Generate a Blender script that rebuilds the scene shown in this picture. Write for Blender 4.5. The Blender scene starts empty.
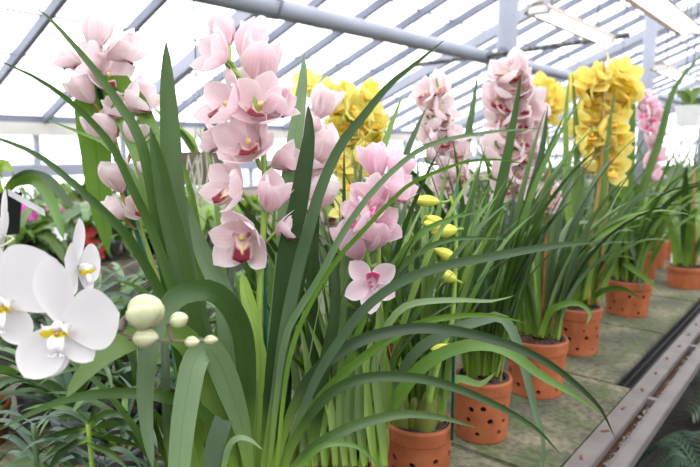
import bpy, bmesh, math, random
from mathutils import Vector, Matrix, noise
random.seed(7)
PI = math.pi
col = bpy.context.scene.collection
V = Vector

# ------------------------------------------------------------------ camera frame (metres; bench runs along +Y)
HEAD, PITCH, FOC = math.radians(39.4), math.atan(85.5/600), 600.0
CAM = V((0, 0, 1.4))
F = V((-math.sin(HEAD)*math.cos(PITCH), math.cos(HEAD)*math.cos(PITCH), -math.sin(PITCH)))
R = V((math.cos(HEAD), math.sin(HEAD), 0))
U = R.cross(F)
HF = V((-math.sin(HEAD), math.cos(HEAD), 0))          # level heading
BZ = 0.75                                              # bench top

def P(px, py, d):
    return CAM + d*(F + (px-350)/FOC*R - (py-233.5)/FOC*U)
def PZ(px, py, z):
    r = F + (px-350)/FOC*R - (py-233.5)/FOC*U
    return CAM + r*((z-CAM.z)/r.z)
def depth(p): return (p-CAM).dot(F)
def face(f):
    return (f[0]*R + f[1]*U - f[2]*F).normalized()

# ------------------------------------------------------------------ materials
def srgb(r, g, b):
    def c(v):
        v /= 255
        return v/12.92 if v <= .04045 else ((v+.055)/1.055)**2.4
    return (c(r), c(g), c(b), 1)

class NT:
    def __init__(s, name):
        s.m = bpy.data.materials.new(name); s.m.use_nodes = True
        s.t = s.m.node_tree; s.t.nodes.clear()
        s.out = s.n('ShaderNodeOutputMaterial')
    def n(s, typ, **kw):
        nd = s.t.nodes.new(typ)
        for k, v in kw.items():
            if k in nd.inputs: nd.inputs[k].default_value = v
            else: setattr(nd, k, v)
        return nd
    def l(s, a, b): s.t.links.new(a, b)
    def mix(s, a, b, fac, blend='MIX'):
        m = s.n('ShaderNodeMix', data_type='RGBA', blend_type=blend)
        for i, v in ((6, a), (7, b), (0, fac)):
            if hasattr(v, 'is_output'): s.l(v, m.inputs[i])
            else: m.inputs[i].default_value = v
        return m.outputs[2]
    def ramp(s, src, stops):
        r = s.n('ShaderNodeValToRGB')
        e = r.color_ramp.elements
        while len(e) < len(stops): e.new(.5)
        for k, (p, c) in enumerate(stops):
            e[k].position = p; e[k].color = c if len(c) == 4 else (*c, 1)
        s.l(src, r.inputs[0]); return r.outputs[0]
    def noise(s, scale, detail=3, coord='Object', dist=0):
        tc = s.n('ShaderNodeTexCoord'); nz = s.n('ShaderNodeTexNoise', Scale=scale, Detail=detail, Distortion=dist)
        s.l(tc.outputs[coord], nz.inputs['Vector']); return nz.outputs[0]
    def bump(s, h, strength=.3, dist=.01):
        b = s.n('ShaderNodeBump', Strength=strength, Distance=dist); s.l(h, b.inputs['Height']); return b.outputs[0]

BW = ((0, (0, 0, 0)), (1, (1, 1, 1)))
def plain(name, c, rough=.6, metal=0, var=.12, scale=30, bump=0, spec=.4):
    t = NT(name); nz = t.noise(scale, 4)
    dark = (c[0]*(1-var*2), c[1]*(1-var*2), c[2]*(1-var*2), 1)
    lite = (min(1, c[0]*(1+var)), min(1, c[1]*(1+var)), min(1, c[2]*(1+var)), 1)
    cc = t.ramp(nz, ((.3, dark), (.7, lite)))
    b = t.n('ShaderNodeBsdfPrincipled', Roughness=rough, Metallic=metal)
    b.inputs['Specular IOR Level'].default_value = spec
    t.l(cc, b.inputs['Base Color'])
    if bump: t.l(t.bump(nz, bump), b.inputs['Normal'])
    t.l(b.outputs[0], t.out.inputs[0]); return t.m

def leaf_mat(name, c, base, rough=.36, trans=.17, spec=.5):
    """strap leaf: fine parallel veins along the blade, pale base, per-leaf variation"""
    t = NT(name)
    uv = t.n('ShaderNodeUVMap'); sp = t.n('ShaderNodeSeparateXYZ'); t.l(uv.outputs[0], sp.inputs[0])
    oi = t.n('ShaderNodeObjectInfo')
    wv = t.n('ShaderNodeMath', operation='MULTIPLY'); t.l(sp.outputs[0], wv.inputs[0]); wv.inputs[1].default_value = 75
    sn = t.n('ShaderNodeMath', operation='SINE'); t.l(wv.outputs[0], sn.inputs[0])
    vein = t.ramp(sn.outputs[0], ((0, (.86, .86, .86)), (1, (1.0, 1.0, 1.0))))
    dk = (c[0]*.5, c[1]*.54, c[2]*.6, 1); lt = (c[0]*1.5, c[1]*1.4, c[2]*1.3, 1)
    cc = t.ramp(oi.outputs['Random'], ((0, dk), (.5, c), (1, lt)))
    cc = t.mix(cc, vein, .8, 'MULTIPLY')
    nz = t.noise(14, 3)
    cc = t.mix(cc, t.ramp(nz, ((.3, (.8, .8, .78)), (.75, (1.12, 1.12, 1.05)))), .7, 'MULTIPLY')
    mid = t.n('ShaderNodeMath', operation='SUBTRACT'); t.l(sp.outputs[0], mid.inputs[0]); mid.inputs[1].default_value = .5
    ab = t.n('ShaderNodeMath', operation='ABSOLUTE'); t.l(mid.outputs[0], ab.inputs[0])
    rib = t.ramp(ab.outputs[0], ((0, (1, 1, 1)), (.05, (0, 0, 0))))
    rb = t.n('ShaderNodeMath', operation='MULTIPLY'); t.l(rib, rb.inputs[0]); rb.inputs[1].default_value = .45
    cc = t.mix(cc, (c[0]*.5, c[1]*.55, c[2]*.5, 1), rb.outputs[0])
    g = t.ramp(sp.outputs[1], ((0, (1, 1, 1)), (.22, (0, 0, 0))))
    cc = t.mix(cc, base, g)
    b = t.n('ShaderNodeBsdfPrincipled', Roughness=rough)
    b.inputs['Specular IOR Level'].default_value = spec
    t.l(cc, b.inputs['Base Color'])
    t.l(t.bump(sn.outputs[0], .12, .002), b.inputs['Normal'])
    tr = t.n('ShaderNodeBsdfTranslucent')
    t.l(t.mix(cc, (1.3, 1.5, .5, 1), 1.0, 'MULTIPLY'), tr.inputs[0])
    ms = t.n('ShaderNodeMixShader', Fac=trans)
    t.l(b.outputs[0], ms.inputs[1]); t.l(tr.outputs[0], ms.inputs[2]); t.l(ms.outputs[0], t.out.inputs[0])
    return t.m

def petal_mat(name, trans=.35, rough=.45, var=.06, veins=.8):
    """petal: colour from the 'Col' attribute of the mesh, veined a little along the petal"""
    t = NT(name)
    at = t.n('ShaderNodeAttribute', attribute_name='Col')
    oi = t.n('ShaderNodeObjectInfo')
    uv = t.n('ShaderNodeUVMap'); sp = t.n('ShaderNodeSeparateXYZ'); t.l(uv.outputs[0], sp.inputs[0])
    wv = t.n('ShaderNodeMath', operation='MULTIPLY'); t.l(sp.outputs[0], wv.inputs[0]); wv.inputs[1].default_value = 55
    sn = t.n('ShaderNodeMath', operation='SINE'); t.l(wv.outputs[0], sn.inputs[0])
    cc = t.mix(at.outputs[0], t.ramp(sn.outputs[0], ((0, (.95, .93, .93)), (1, (1, 1, 1)))), veins, 'MULTIPLY')
    cc = t.mix(cc, t.ramp(oi.outputs['Random'], ((0, (1-var, 1-var*1.6, 1-var*1.3)), (1, (1, 1, 1)))), 1.0, 'MULTIPLY')
    b = t.n('ShaderNodeBsdfPrincipled', Roughness=rough)
    b.inputs['Specular IOR Level'].default_value = .25
    t.l(cc, b.inputs['Base Color'])
    tr = t.n('ShaderNodeBsdfTranslucent'); t.l(cc, tr.inputs[0])
    ms = t.n('ShaderNodeMixShader', Fac=trans)
    t.l(b.outputs[0], ms.inputs[1]); t.l(tr.outputs[0], ms.inputs[2]); t.l(ms.outputs[0], t.out.inputs[0])
    return t.m

BASE = srgb(128, 158, 62)
M = {}
M['leaf_dark'] = leaf_mat('leaf dark green', srgb(60, 88, 40), BASE)
M['leaf_mid'] = leaf_mat('leaf mid green', srgb(84, 120, 44), BASE)
M['leaf_grey'] = leaf_mat('leaf grey green', srgb(104, 130, 92), BASE, rough=.42)
M['leaf_light'] = leaf_mat('leaf light green', srgb(126, 154, 80), BASE, trans=.3)
M['leaf_blue'] = leaf_mat('leaf blue green', srgb(76, 104, 84), srgb(90, 118, 80), trans=.1)
M['bud'] = plain('bud yellow green', srgb(206, 208, 84), .45, var=.08, scale=40)
M['phal_bud'] = plain('bud pale green', srgb(200, 202, 160), .45, var=.12, scale=25)
M['stem'] = plain('stem light green', srgb(136, 166, 74), .45, var=.08, scale=30)
M['stem_brown'] = plain('stem ochre', srgb(168, 132, 70), .5, var=.14, scale=30)
M['stem_dark'] = plain('stem purple brown', srgb(120, 106, 92), .5, var=.14, scale=40)
M['bulb'] = leaf_mat('pseudobulb green', srgb(106, 136, 50), srgb(118, 126, 58))
M['root'] = plain('pale aerial root', srgb(176, 178, 160), .7, var=.15)
M['husk'] = plain('dry husk', srgb(170, 140, 92), .8, var=.25, scale=60)
M['stake'] = plain('green plastic stake', srgb(28, 92, 66), .4, var=.08)
M['cane'] = plain('bamboo cane', srgb(138, 98, 60), .5, var=.2, scale=25)
M['petal'] = petal_mat('petal', .5, var=.035)
M['petal_white'] = petal_mat('white petal', .3, var=.01, veins=.12)
M['lip'] = petal_mat('lip', trans=.15, rough=.35, var=.02)
M['black_plastic'] = plain('black plastic', srgb(30, 31, 34), .4, var=.1)
M['grey_plastic'] = plain('grey pot plastic', srgb(120, 125, 132), .45, var=.1)
M['white_plastic'] = plain('white plastic', srgb(235, 235, 235), .5, var=.03)
M['wire'] = plain('galvanised wire', srgb(150, 152, 155), .4, .7, var=.1)
M['bark'] = plain('bark chips', srgb(92, 66, 48), .9, var=.4, scale=60, bump=.6)
M['steel'] = plain('bench steel', srgb(114, 107, 105), .5, .0, var=.1, scale=14)
M['rust'] = plain('rust stain', srgb(120, 84, 62), .8, var=.25, scale=60)
M['paint'] = plain('grey white paint', srgb(164, 168, 182), .5, var=.04, scale=3)
M['bar'] = plain('glazing bar paint', srgb(128, 133, 150), .5, var=.05, scale=3)
M['bar_dark'] = plain('dark lap strip', srgb(110, 112, 122), .7, var=.12, scale=5)
M['cream'] = plain('cream wall paint', srgb(222, 218, 210), .7, var=.06, scale=2)
M['beige'] = plain('yellowed enamel', srgb(178, 160, 146), .6, var=.05, scale=4)
M['dark_wall'] = plain('dark opaque wall', srgb(92, 92, 84), .9, var=.3, scale=2)
M['dark_metal'] = plain('weathered pipe', srgb(126, 126, 128), .6, var=.5, scale=30)
M['wood'] = plain('weathered wood', srgb(122, 108, 92), .8, var=.2, scale=12)
M['red'] = plain('red bract', srgb(206, 62, 62), .5, var=.12)
M['magenta'] = plain('magenta petal', srgb(226, 92, 186), .5, var=.1)

def terracotta():
    t = NT('terracotta'); nz = t.noise(22, 5); n2 = t.noise(160, 2)
    oi = t.n('ShaderNodeObjectInfo')
    cc = t.ramp(nz, ((.25, srgb(140, 77, 47)), (.55, srgb(162, 93, 58)), (.8, srgb(174, 110, 75))))
    cc = t.mix(cc, t.ramp(oi.outputs['Random'], ((0, (.9, .88, .86)), (1, (1.04, 1.0, .98)))), 1.0, 'MULTIPLY')
    b = t.n('ShaderNodeBsdfPrincipled', Roughness=.75); b.inputs['Specular IOR Level'].default_value = .25
    t.l(cc, b.inputs['Base Color']); t.l(t.bump(n2, .12, .004), b.inputs['Normal'])
    t.l(b.outputs[0], t.out.inputs[0]); return t.m
M['terracotta'] = terracotta()

def slab_mat():
    t = NT('mossy concrete'); n1 = t.noise(5, 6, dist=.4); n2 = t.noise(60, 6); n3 = t.noise(11, 5, dist=.3)
    stone = t.ramp(n1, ((.3, srgb(64, 65, 53)), (.5, srgb(99, 96, 79)), (.72, srgb(140, 132, 108))))
    moss = t.ramp(n3, ((.44, (0, 0, 0)), (.62, (1, 1, 1))))
    cc = t.mix(stone, srgb(78, 90, 50), t.mix((0, 0, 0, 1), moss, .75))
    cc = t.mix(cc, t.ramp(n2, ((.34, (.42, .43, .4)), (.6, (1.08, 1.08, 1.05)))), .85, 'MULTIPLY')
    b = t.n('ShaderNodeBsdfPrincipled', Roughness=.85); t.l(cc, b.inputs['Base Color'])
    t.l(t.bump(n2, .5, .006), b.inputs['Normal']); t.l(b.outputs[0], t.out.inputs[0]); return t.m
M['slab'] = slab_mat()

def soil_mat():
    t = NT('dark wet ground'); n1 = t.noise(3, 6); n2 = t.noise(30, 5)
    cc = t.ramp(n1, ((.3, srgb(34, 31, 27)), (.6, srgb(52, 47, 41)), (.8, srgb(70, 66, 56))))
    cc = t.mix(cc, t.ramp(n2, ((.35, (.5, .5, .5)), (.7, (1.25, 1.25, 1.2)))), .8, 'MULTIPLY')
    b = t.n('ShaderNodeBsdfPrincipled', Roughness=.9); t.l(cc, b.inputs['Base Color'])
    t.l(t.bump(n2, .6, .02), b.inputs['Normal']); t.l(b.outputs[0], t.out.inputs[0]); return t.m
M['soil'] = soil_mat()

def glass_mat():
    t = NT('limewashed glass'); nz = t.noise(2.2, 6, dist=.6); n2 = t.noise(9, 4)
    c = t.ramp(nz, ((.3, (.42, .44, .5)), (.42, (.8, .82, .86)), (.55, (1, 1, 1))))
    a = t.n('ShaderNodeBsdfTransparent'); t.l(c, a.inputs[0])
    d = t.n('ShaderNodeBsdfTranslucent', Color=(.95, .95, .97, 1))
    ms = t.n('ShaderNodeMixShader'); t.l(t.ramp(n2, ((.35, (.12, .12, .12)), (.7, (.3, .3, .3)))), ms.inputs[0])
    t.l(a.outputs[0], ms.inputs[1]); t.l(d.outputs[0], ms.inputs[2]); t.l(ms.outputs[0], t.out.inputs[0]); return t.m
M['glass'] = glass_mat()
def emit(name, c, s):
    t = NT(name); e = t.n('ShaderNodeEmission', Color=c, Strength=s); t.l(e.outputs[0], t.out.inputs[0]); return t.m
M['tube'] = emit('lit fluorescent tube', (1, .98, .96, 1), 3)

# ------------------------------------------------------------------ objects
def tag(o, label=None, cat=None, group=None, kind=None):
    if label: o['label'] = label
    if cat: o['category'] = cat
    if group: o['group'] = group
    if kind: o['kind'] = kind
    return o
def empty(name, loc):
    o = bpy.data.objects.new(name, None); o.empty_display_size = .02
    o.location = loc; col.objects.link(o); return o
def place(o, parent=None):
    col.objects.link(o)
    if parent is not None:
        o.parent = parent
    return o
def wpos(o):                     # world offset of an unrotated thing
    return V(o.location)
def mesh_obj(name, bm, mat, parent=None, smooth=True, world=True):
    """bm in world coordinates; parent an unrotated Empty (or top level)"""
    if parent is not None and world:
        off = V((0, 0, 0)); q = parent
        while q is not None: off += V(q.location); q = q.parent
        bmesh.ops.translate(bm, verts=bm.verts, vec=-off)
    me = bpy.data.meshes.new(name); bm.to_mesh(me); bm.free()
    for m in (mat if isinstance(mat, (list, tuple)) else [mat]): me.materials.append(m)
    if smooth:
        for p in me.polygons: p.use_smooth = True
    o = bpy.data.objects.new(name, me); return place(o, parent)

# ------------------------------------------------------------------ shapes
def catmull(pts, n):
    pts = [V(p) for p in pts]
    if len(pts) == 2: pts = [pts[0], (pts[0]+pts[1])/2, pts[1]]
    ext = [2*pts[0]-pts[1]] + pts + [2*pts[-1]-pts[-2]]
    seg = [(pts[i+1]-pts[i]).length for i in range(len(pts)-1)]
    tot = sum(seg) or 1; out = []
    for k in range(n+1):
        s = tot*k/n; i = 0
        while i < len(seg)-1 and s > seg[i]: s -= seg[i]; i += 1
        u = min(1, s/(seg[i] or 1)); a, b, c, d = ext[i:i+4]
        out.append(.5*((2*b)+(c-a)*u+(2*a-5*b+4*c-d)*u*u+(3*b-a-3*c+d)*u**3))
    return out

def add_tube(bm, pts, rad, seg=8, n=None, caps=True):
    q = catmull(pts, n) if n else [V(p) for p in pts]
    N = len(q); rings = []; ref = None
    for i, p in enumerate(q):
        t = (q[min(i+1, N-1)]-q[max(i-1, 0)]).normalized()
        if ref is None: ref = V((0, 0, 1)) if abs(t.z) < .9 else V((1, 0, 0))
        s = t.cross(ref).normalized(); u = s.cross(t).normalized(); ref = u
        r = rad(i/(N-1)) if callable(rad) else rad
        rings.append([bm.verts.new(p+r*(math.cos(2*PI*k/seg)*s+math.sin(2*PI*k/seg)*u)) for k in range(seg)])
    for a, b in zip(rings, rings[1:]):
        for k in range(seg): bm.faces.new((a[k], a[(k+1) % seg], b[(k+1) % seg], b[k]))
    if caps: bm.faces.new(rings[0][::-1]); bm.faces.new(rings[-1])
def tube(pts, rad, seg=8, n=None):
    bm = bmesh.new(); add_tube(bm, pts, rad, seg, n); return bm
def add_box(bm, lo, hi, bev=0):
    x0, y0, z0 = lo; x1, y1, z1 = hi
    r = bmesh.ops.create_cube(bm, size=1, matrix=Matrix.Translation(((x0+x1)/2, (y0+y1)/2, (z0+z1)/2)) @ Matrix.Diagonal((x1-x0, y1-y0, z1-z0, 1)))
    if bev:
        es = list({e for v in r['verts'] for e in v.link_edges})
        bmesh.ops.bevel(bm, geom=es, offset=bev, segments=2, affect='EDGES')
def box(lo, hi, bev=0):
    bm = bmesh.new(); add_box(bm, lo, hi, bev); return bm
def lathe(prof, c, seg=40):
    bm = bmesh.new(); rings = []
    for r, z in prof:
        rings.append([bm.verts.new((c[0]+r*math.cos(2*PI*k/seg), c[1]+r*math.sin(2*PI*k/seg), c[2]+z)) for k in range(seg)])
    for a, b in zip(rings, rings[1:]):
        for k in range(seg): bm.faces.new((a[k], a[(k+1) % seg], b[(k+1) % seg], b[k]))
    return bm

def add_leaf(bm, pts, width, ref, fold=.18, roll=0, n=None, prof='strap', cut=False):
    uvl = bm.loops.layers.uv.verify()
    n = n or max(12, 3*len(pts)); q = catmull(pts, n); rows = []
    for i, p in enumerate(q):
        v = i/n; t = (q[min(i+1, n)]-q[max(i-1, 0)]).normalized()
        rf = ref(p) if callable(ref) else ref
        s = t.cross(rf)
        if s.length < 1e-4: s = t.cross(V((.3, .5, .8)))
        s.normalize(); nn = s.cross(t).normalized()
        rr = math.radians(roll); s, nn = s*math.cos(rr)+nn*math.sin(rr), nn*math.cos(rr)-s*math.sin(rr)
        if prof == 'strap': w = min(1, .55+1.5*v)*(1-v**3.2)**.85
        elif prof == 'broad': w = (min(1, .3+2.2*v))*(1-v**4)**.6
        elif prof == 'blade': w = min(1, .6+1.2*v)*(1-v**7)**.75
        elif prof == 'lance': w = max(.06, math.sin(PI*min(1, v*.92+.06))**.8)
        else: w = 1
        if cut: w = min(1, .55+1.5*v)
        w *= width/2
        row = []
        for k, u in enumerate((-1, -.5, 0, .5, 1)):
            row.append(bm.verts.new(p + s*(u*w) + nn*(fold*w*(abs(u)**1.3) - (.25*w if cut and i == n and u == 0 else 0)*0)))
        rows.append((v, row))
    if cut:
        t = (q[-1]-q[-2]); rows[-1][1][2].co -= t*.5; rows[-1][1][3].co -= t*.2
    for (va, a), (vb, b) in zip(rows, rows[1:]):
        for k in range(4):
            f = bm.faces.new((a[k], a[k+1], b[k+1], b[k]))
            for lp, uv in zip(f.loops, ((k/4, va), ((k+1)/4, va), ((k+1)/4, vb), (k/4, vb))): lp[uvl].uv = uv

def to_cam(p): return (CAM-p).normalized()

def leaf_px(root, pts, d0, d1, wpx, mat='leaf_dark', roll=None, fold=.2, prof='strap', cut=False, name='leaf', dm=None):
    """a leaf traced along its path; depth runs from d0 at the base to d1 at the tip (dm: bulge in the middle)"""
    n = len(pts); W = []
    for i, (x, y) in enumerate(pts):
        u = i/(n-1); d = d0+(d1-d0)*u + (dm or 0)*math.sin(PI*u)
        W.append(P(x, y, d))
    bm = bmesh.new()
    add_leaf(bm, W, wpx*(d0+d1)/2/FOC, to_cam, fold, random.uniform(-22, 22) if roll is None else roll, prof=prof, cut=cut)
    return mesh_obj(name, bm, M[mat], root)

def bulk_leaves(root, base, n, hmin, hmax, wmin, wmax, mats, rad=.04, az=None, tilt=(3, 18), bend=(15, 95), name='leaf'):
    for i in range(n):
        a = random.uniform(0, 2*PI) if az is None else az[0]+random.uniform(-az[1], az[1])
        d = V((math.cos(a), math.sin(a), 0))
        p = V(base) + d*random.uniform(.1, 1)*rad + V((random.uniform(-.012, .012), random.uniform(-.012, .012), 0))
        L = random.uniform(hmin, hmax); th = math.radians(random.uniform(*tilt)); bd = math.radians(random.uniform(*bend))
        pts = [p.copy()]; N = 9; sw = random.uniform(-.5, .5)
        for k in range(N):
            u = (k+1)/N; ang = th + bd*u**1.8
            dd = (V((math.cos(a+sw*u*u), math.sin(a+sw*u*u), 0))*math.sin(ang) + V((0, 0, math.cos(ang))))
            p = p + dd*(L/N); p.z = max(p.z, BZ+.012); pts.append(p.copy())
        up = V((-math.cos(a)*.75, -math.sin(a)*.75, .66)).normalized()
        bm = bmesh.new()
        add_leaf(bm, pts, random.uniform(wmin, wmax), up, .22, random.uniform(-50, 50), n=14)
        mesh_obj(name, bm, M[random.choice(mats)], root)

# ------------------------------------------------------------------ flowers
def petal(bm, ang, L, W, a0, a1, cross, c_base, c_edge, rib, uvl, cl, obov=.52, ruffle=0, nu=9, nv=7):
    ca, sa = math.cos(ang), math.sin(ang); rad = V((ca, sa, 0)); tan = V((-sa, ca, 0))
    r, z = .05*L, 0.0; rows = []
    for i in range(nu+1):
        s = i/nu; th = math.radians(a0+(a1-a0)*s)
        if i: r += math.cos(th)*L/nu; z += math.sin(th)*L/nu
        q = max(0, (s-obov)/(1-obov)); h = min(1, s/obov); w = W*.5*((.3+.7*math.sin(h*PI/2))*max(0, 1-q**2.0)**.72+.012)
        nrm = V((0, 0, 1))*math.cos(th)-rad*math.sin(th)
        row = []
        for j in range(nv):
            t = -1+2*j/(nv-1)
            p = rad*r + V((0, 0, z)) + tan*(t*w) + nrm*(cross*w*t*t + ruffle*L*math.sin(9*s+5*t)*abs(t)**2*.06)
            vv = bm.verts.new(p)
            e = max(abs(t)**2.2*.8, s**3*.7); k = max(0, 1-abs(t)*2.4)*rib
            c = [c_base[q]*(1-e)+c_edge[q]*e for q in range(3)]
            c = [c[q]*(1-k)+c_base[q]*.9*k for q in range(3)]
            vv[cl] = (*c, 1); row.append((vv, (t*.5+.5, s)))
        rows.append(row)
    for a, b in zip(rows, rows[1:]):
        for j in range(nv-1):
            f = bm.faces.new((a[j][0], a[j+1][0], b[j+1][0], b[j][0]))
            for lp, q in zip(f.loops, (a[j], a[j+1], b[j+1], b[j])): lp[uvl].uv = q[1]

OPEN = {'cup': (24, 74, .42), 'half': (52, 92, .55), 'open': (6, 34, .25), 'wide': (14, 54, .35)}
PINK = dict(base=srgb(251, 220, 228)[:3], edge=srgb(255, 252, 252)[:3])
PINK2 = dict(base=srgb(252, 216, 230)[:3], edge=srgb(255, 250, 252)[:3])
PALE = dict(base=srgb(253, 233, 236)[:3], edge=srgb(255, 253, 252)[:3])
YEL = dict(base=srgb(255, 240, 126)[:3], edge=srgb(255, 250, 170)[:3])
YEL2 = dict(base=srgb(252, 244, 130)[:3], edge=srgb(255, 252, 190)[:3])
_cache = {}
def tepals(colr, kind, var):
    key = ('t', colr['base'], kind, var)
    if key in _cache: return _cache[key]
    rnd = random.Random(len(kind)*17+var*5)
    bm = bmesh.new(); uvl = bm.loops.layers.uv.verify(); cl = bm.verts.layers.float_color.new('Col')
    a0, a1, cr = OPEN[kind]; J = lambda s: rnd.uniform(-s, s)
    for ang in (90, -38, 218):                       # sepals
        petal(bm, math.radians(ang+J(5)), 1.0+J(.06), .70, a0-6+J(7), a1-8+J(12), cr, colr['base'], colr['edge'], .35, uvl, cl, .5)
    for ang in (28, 152):                            # petals
        petal(bm, math.radians(ang+J(6)), .96+J(.05), .68, a0+4+J(7), a1+J(12), cr, colr['base'], colr['edge'], .45, uvl, cl, .54, .5)
    me = bpy.data.meshes.new('tepals'); bm.to_mesh(me); bm.free(); me.materials.append(M['petal'])
    for p in me.polygons: p.use_smooth = True
    _cache[key] = me; return me

def lip_mesh(kind):
    key = ('l', kind)
    if key in _cache: return _cache[key]
    bm = bmesh.new(); uvl = bm.loops.layers.uv.verify(); cl = bm.verts.layers.float_color.new('Col')
    pale, dark, side = {'pink': (srgb(250, 226, 214), srgb(122, 10, 44), srgb(240, 190, 200)),
                        'yellow': (srgb(252, 236, 130), srgb(236, 170, 60), srgb(250, 226, 90)),
                        'rose': (srgb(250, 226, 232), srgb(226, 84, 140), srgb(248, 214, 226))}[kind]
    # trough from the column foot forward, midlobe turned down; side lobes turned up
    nu, nv = 12, 9; rows = []
    for i in range(nu+1):
        s = i/nu
        if s < .55: q = s/.55; y = -.06-.22*q; z = .10+.40*q
        else: q = (s-.55)/.45; y = -.28-.30*math.sin(q*1.45); z = .50+.20*math.sin(q*2.1)
        w = (.08+.2*min(1, s/.4)) if s < .5 else (.2+.08*math.sin(PI*(s-.5)/.5))*(1-max(0, (s-.8)/.2)**2*.85)
        lobe = max(0, 1-abs(s-.36)/.3)
        row = []
        for j in range(nv):
            t = -1+2*j/(nv-1)
            p = V((t*w*1.1, y+abs(t)**1.6*(.05+.36*lobe), z-.05*abs(t)))
            vv = bm.verts.new(p)
            d = 1 if s > .58 else (.55 if lobe > .3 and abs(t) > .75 else 0)
            if s > .58 and (abs(t) > .9 or s > .97): d = .45
            if abs(t) < .2 and .3 < s < .6: c = srgb(240, 214, 120) if kind != 'rose' else pale
            else: c = [pale[k]*(1-d)+dark[k]*d for k in range(4)]
            vv[cl] = (c[0], c[1], c[2], 1); row.append(vv)
        rows.append(row)
    for a, b in zip(rows, rows[1:]):
        for j in range(nv-1): bm.faces.new((a[j], a[j+1], b[j+1], b[j]))
    me = bpy.data.meshes.new('lip'); bm.to_mesh(me); bm.free(); me.materials.append(M['lip'])
    for p in me.polygons: p.use_smooth = True
    _cache[key] = me; return me
def column_mesh(kind):
    key = ('c', kind)
    if key in _cache: return _cache[key]
    bm = bmesh.new(); cl = bm.verts.layers.float_color.new('Col')
    add_tube(bm, [(0, .0, .02), (0, .09, .2), (0, .08, .36), (0, .0, .48)], lambda v: .055+.05*v-.06*max(0, v-.85)/.15, 8, 10)
    c = {'pink': srgb(246, 214, 206), 'yellow': srgb(246, 220, 90), 'rose': srgb(236, 140, 180)}[kind]
    for v in bm.verts:
        v[cl] = srgb(240, 220, 130) if (kind == 'pink' and v.co.z > .44) else c
    me = bpy.data.meshes.new('column'); bm.to_mesh(me); bm.free(); me.materials.append(M['lip'])
    for p in me.polygons: p.use_smooth = True
    _cache[key] = me; return me

def near_on(path, p, drop=0):
    best = min(path, key=lambda q: (q-(p-V((0, 0, drop)))).length); return best

def flower(root, px, py, d, L, f, kind, colr, lipk, stem=None, roll=None, pedmat='stem'):
    Lw = L*d/FOC; z = face(f)
    o0 = P(px, py, d) - z*(.42*Lw if kind != 'open' else .15*Lw)
    up = -F if (kind == 'half' and f[1] > .6) else U
    x = up.cross(z).normalized(); y = z.cross(x)
    rl = math.radians(random.uniform(-18, 18) if roll is None else roll)
    x, y = x*math.cos(rl)+y*math.sin(rl), y*math.cos(rl)-x*math.sin(rl)
    loc = o0-wpos(root)
    m = Matrix(((x.x, y.x, z.x, 0), (x.y, y.y, z.y, 0), (x.z, y.z, z.z, 0), (0, 0, 0, 1)))
    fl = bpy.data.objects.new('flower', tepals(colr, kind, random.randrange(4)))
    fl.matrix_local = Matrix.Translation(loc) @ m @ Matrix.Scale(Lw, 4)
    place(fl, root); fl.matrix_local = Matrix.Translation(loc) @ m @ Matrix.Scale(Lw, 4)
    for nm, me in (('lip', lip_mesh(lipk)), ('column', column_mesh(lipk))):
        q = place(bpy.data.objects.new(nm, me), fl); q.scale = (.78, .78, .78)
    if stem:
        e = near_on(stem, o0, .35*Lw)
        mw = (Matrix.Translation(o0) @ m @ Matrix.Scale(Lw, 4)).inverted()
        mid = (o0*.55+e*.45) - z*.2*Lw - V((0, 0, .12*Lw))
        bm = tube([mw @ q for q in (o0+z*.03*Lw, o0-z*.14*Lw, mid, e)], lambda v: .058-.015*v, 7, 10)
        mesh_obj('pedicel', bm, M[pedmat], fl, world=False)
    return fl

def stem_px(root, pts, d, r, mat='stem', name='flower_stem', seg=9, r1=.6):
    W = [P(x, y, (d if not isinstance(d, tuple) else d[0]+(d[1]-d[0])*i/(len(pts)-1))) for i, (x, y) in enumerate(pts)]
    q = catmull(W, 24)
    mesh_obj(name, tube(q, lambda v: r*(1-(1-r1)*v), seg), M[mat], root)
    return catmull(W, 60)

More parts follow.
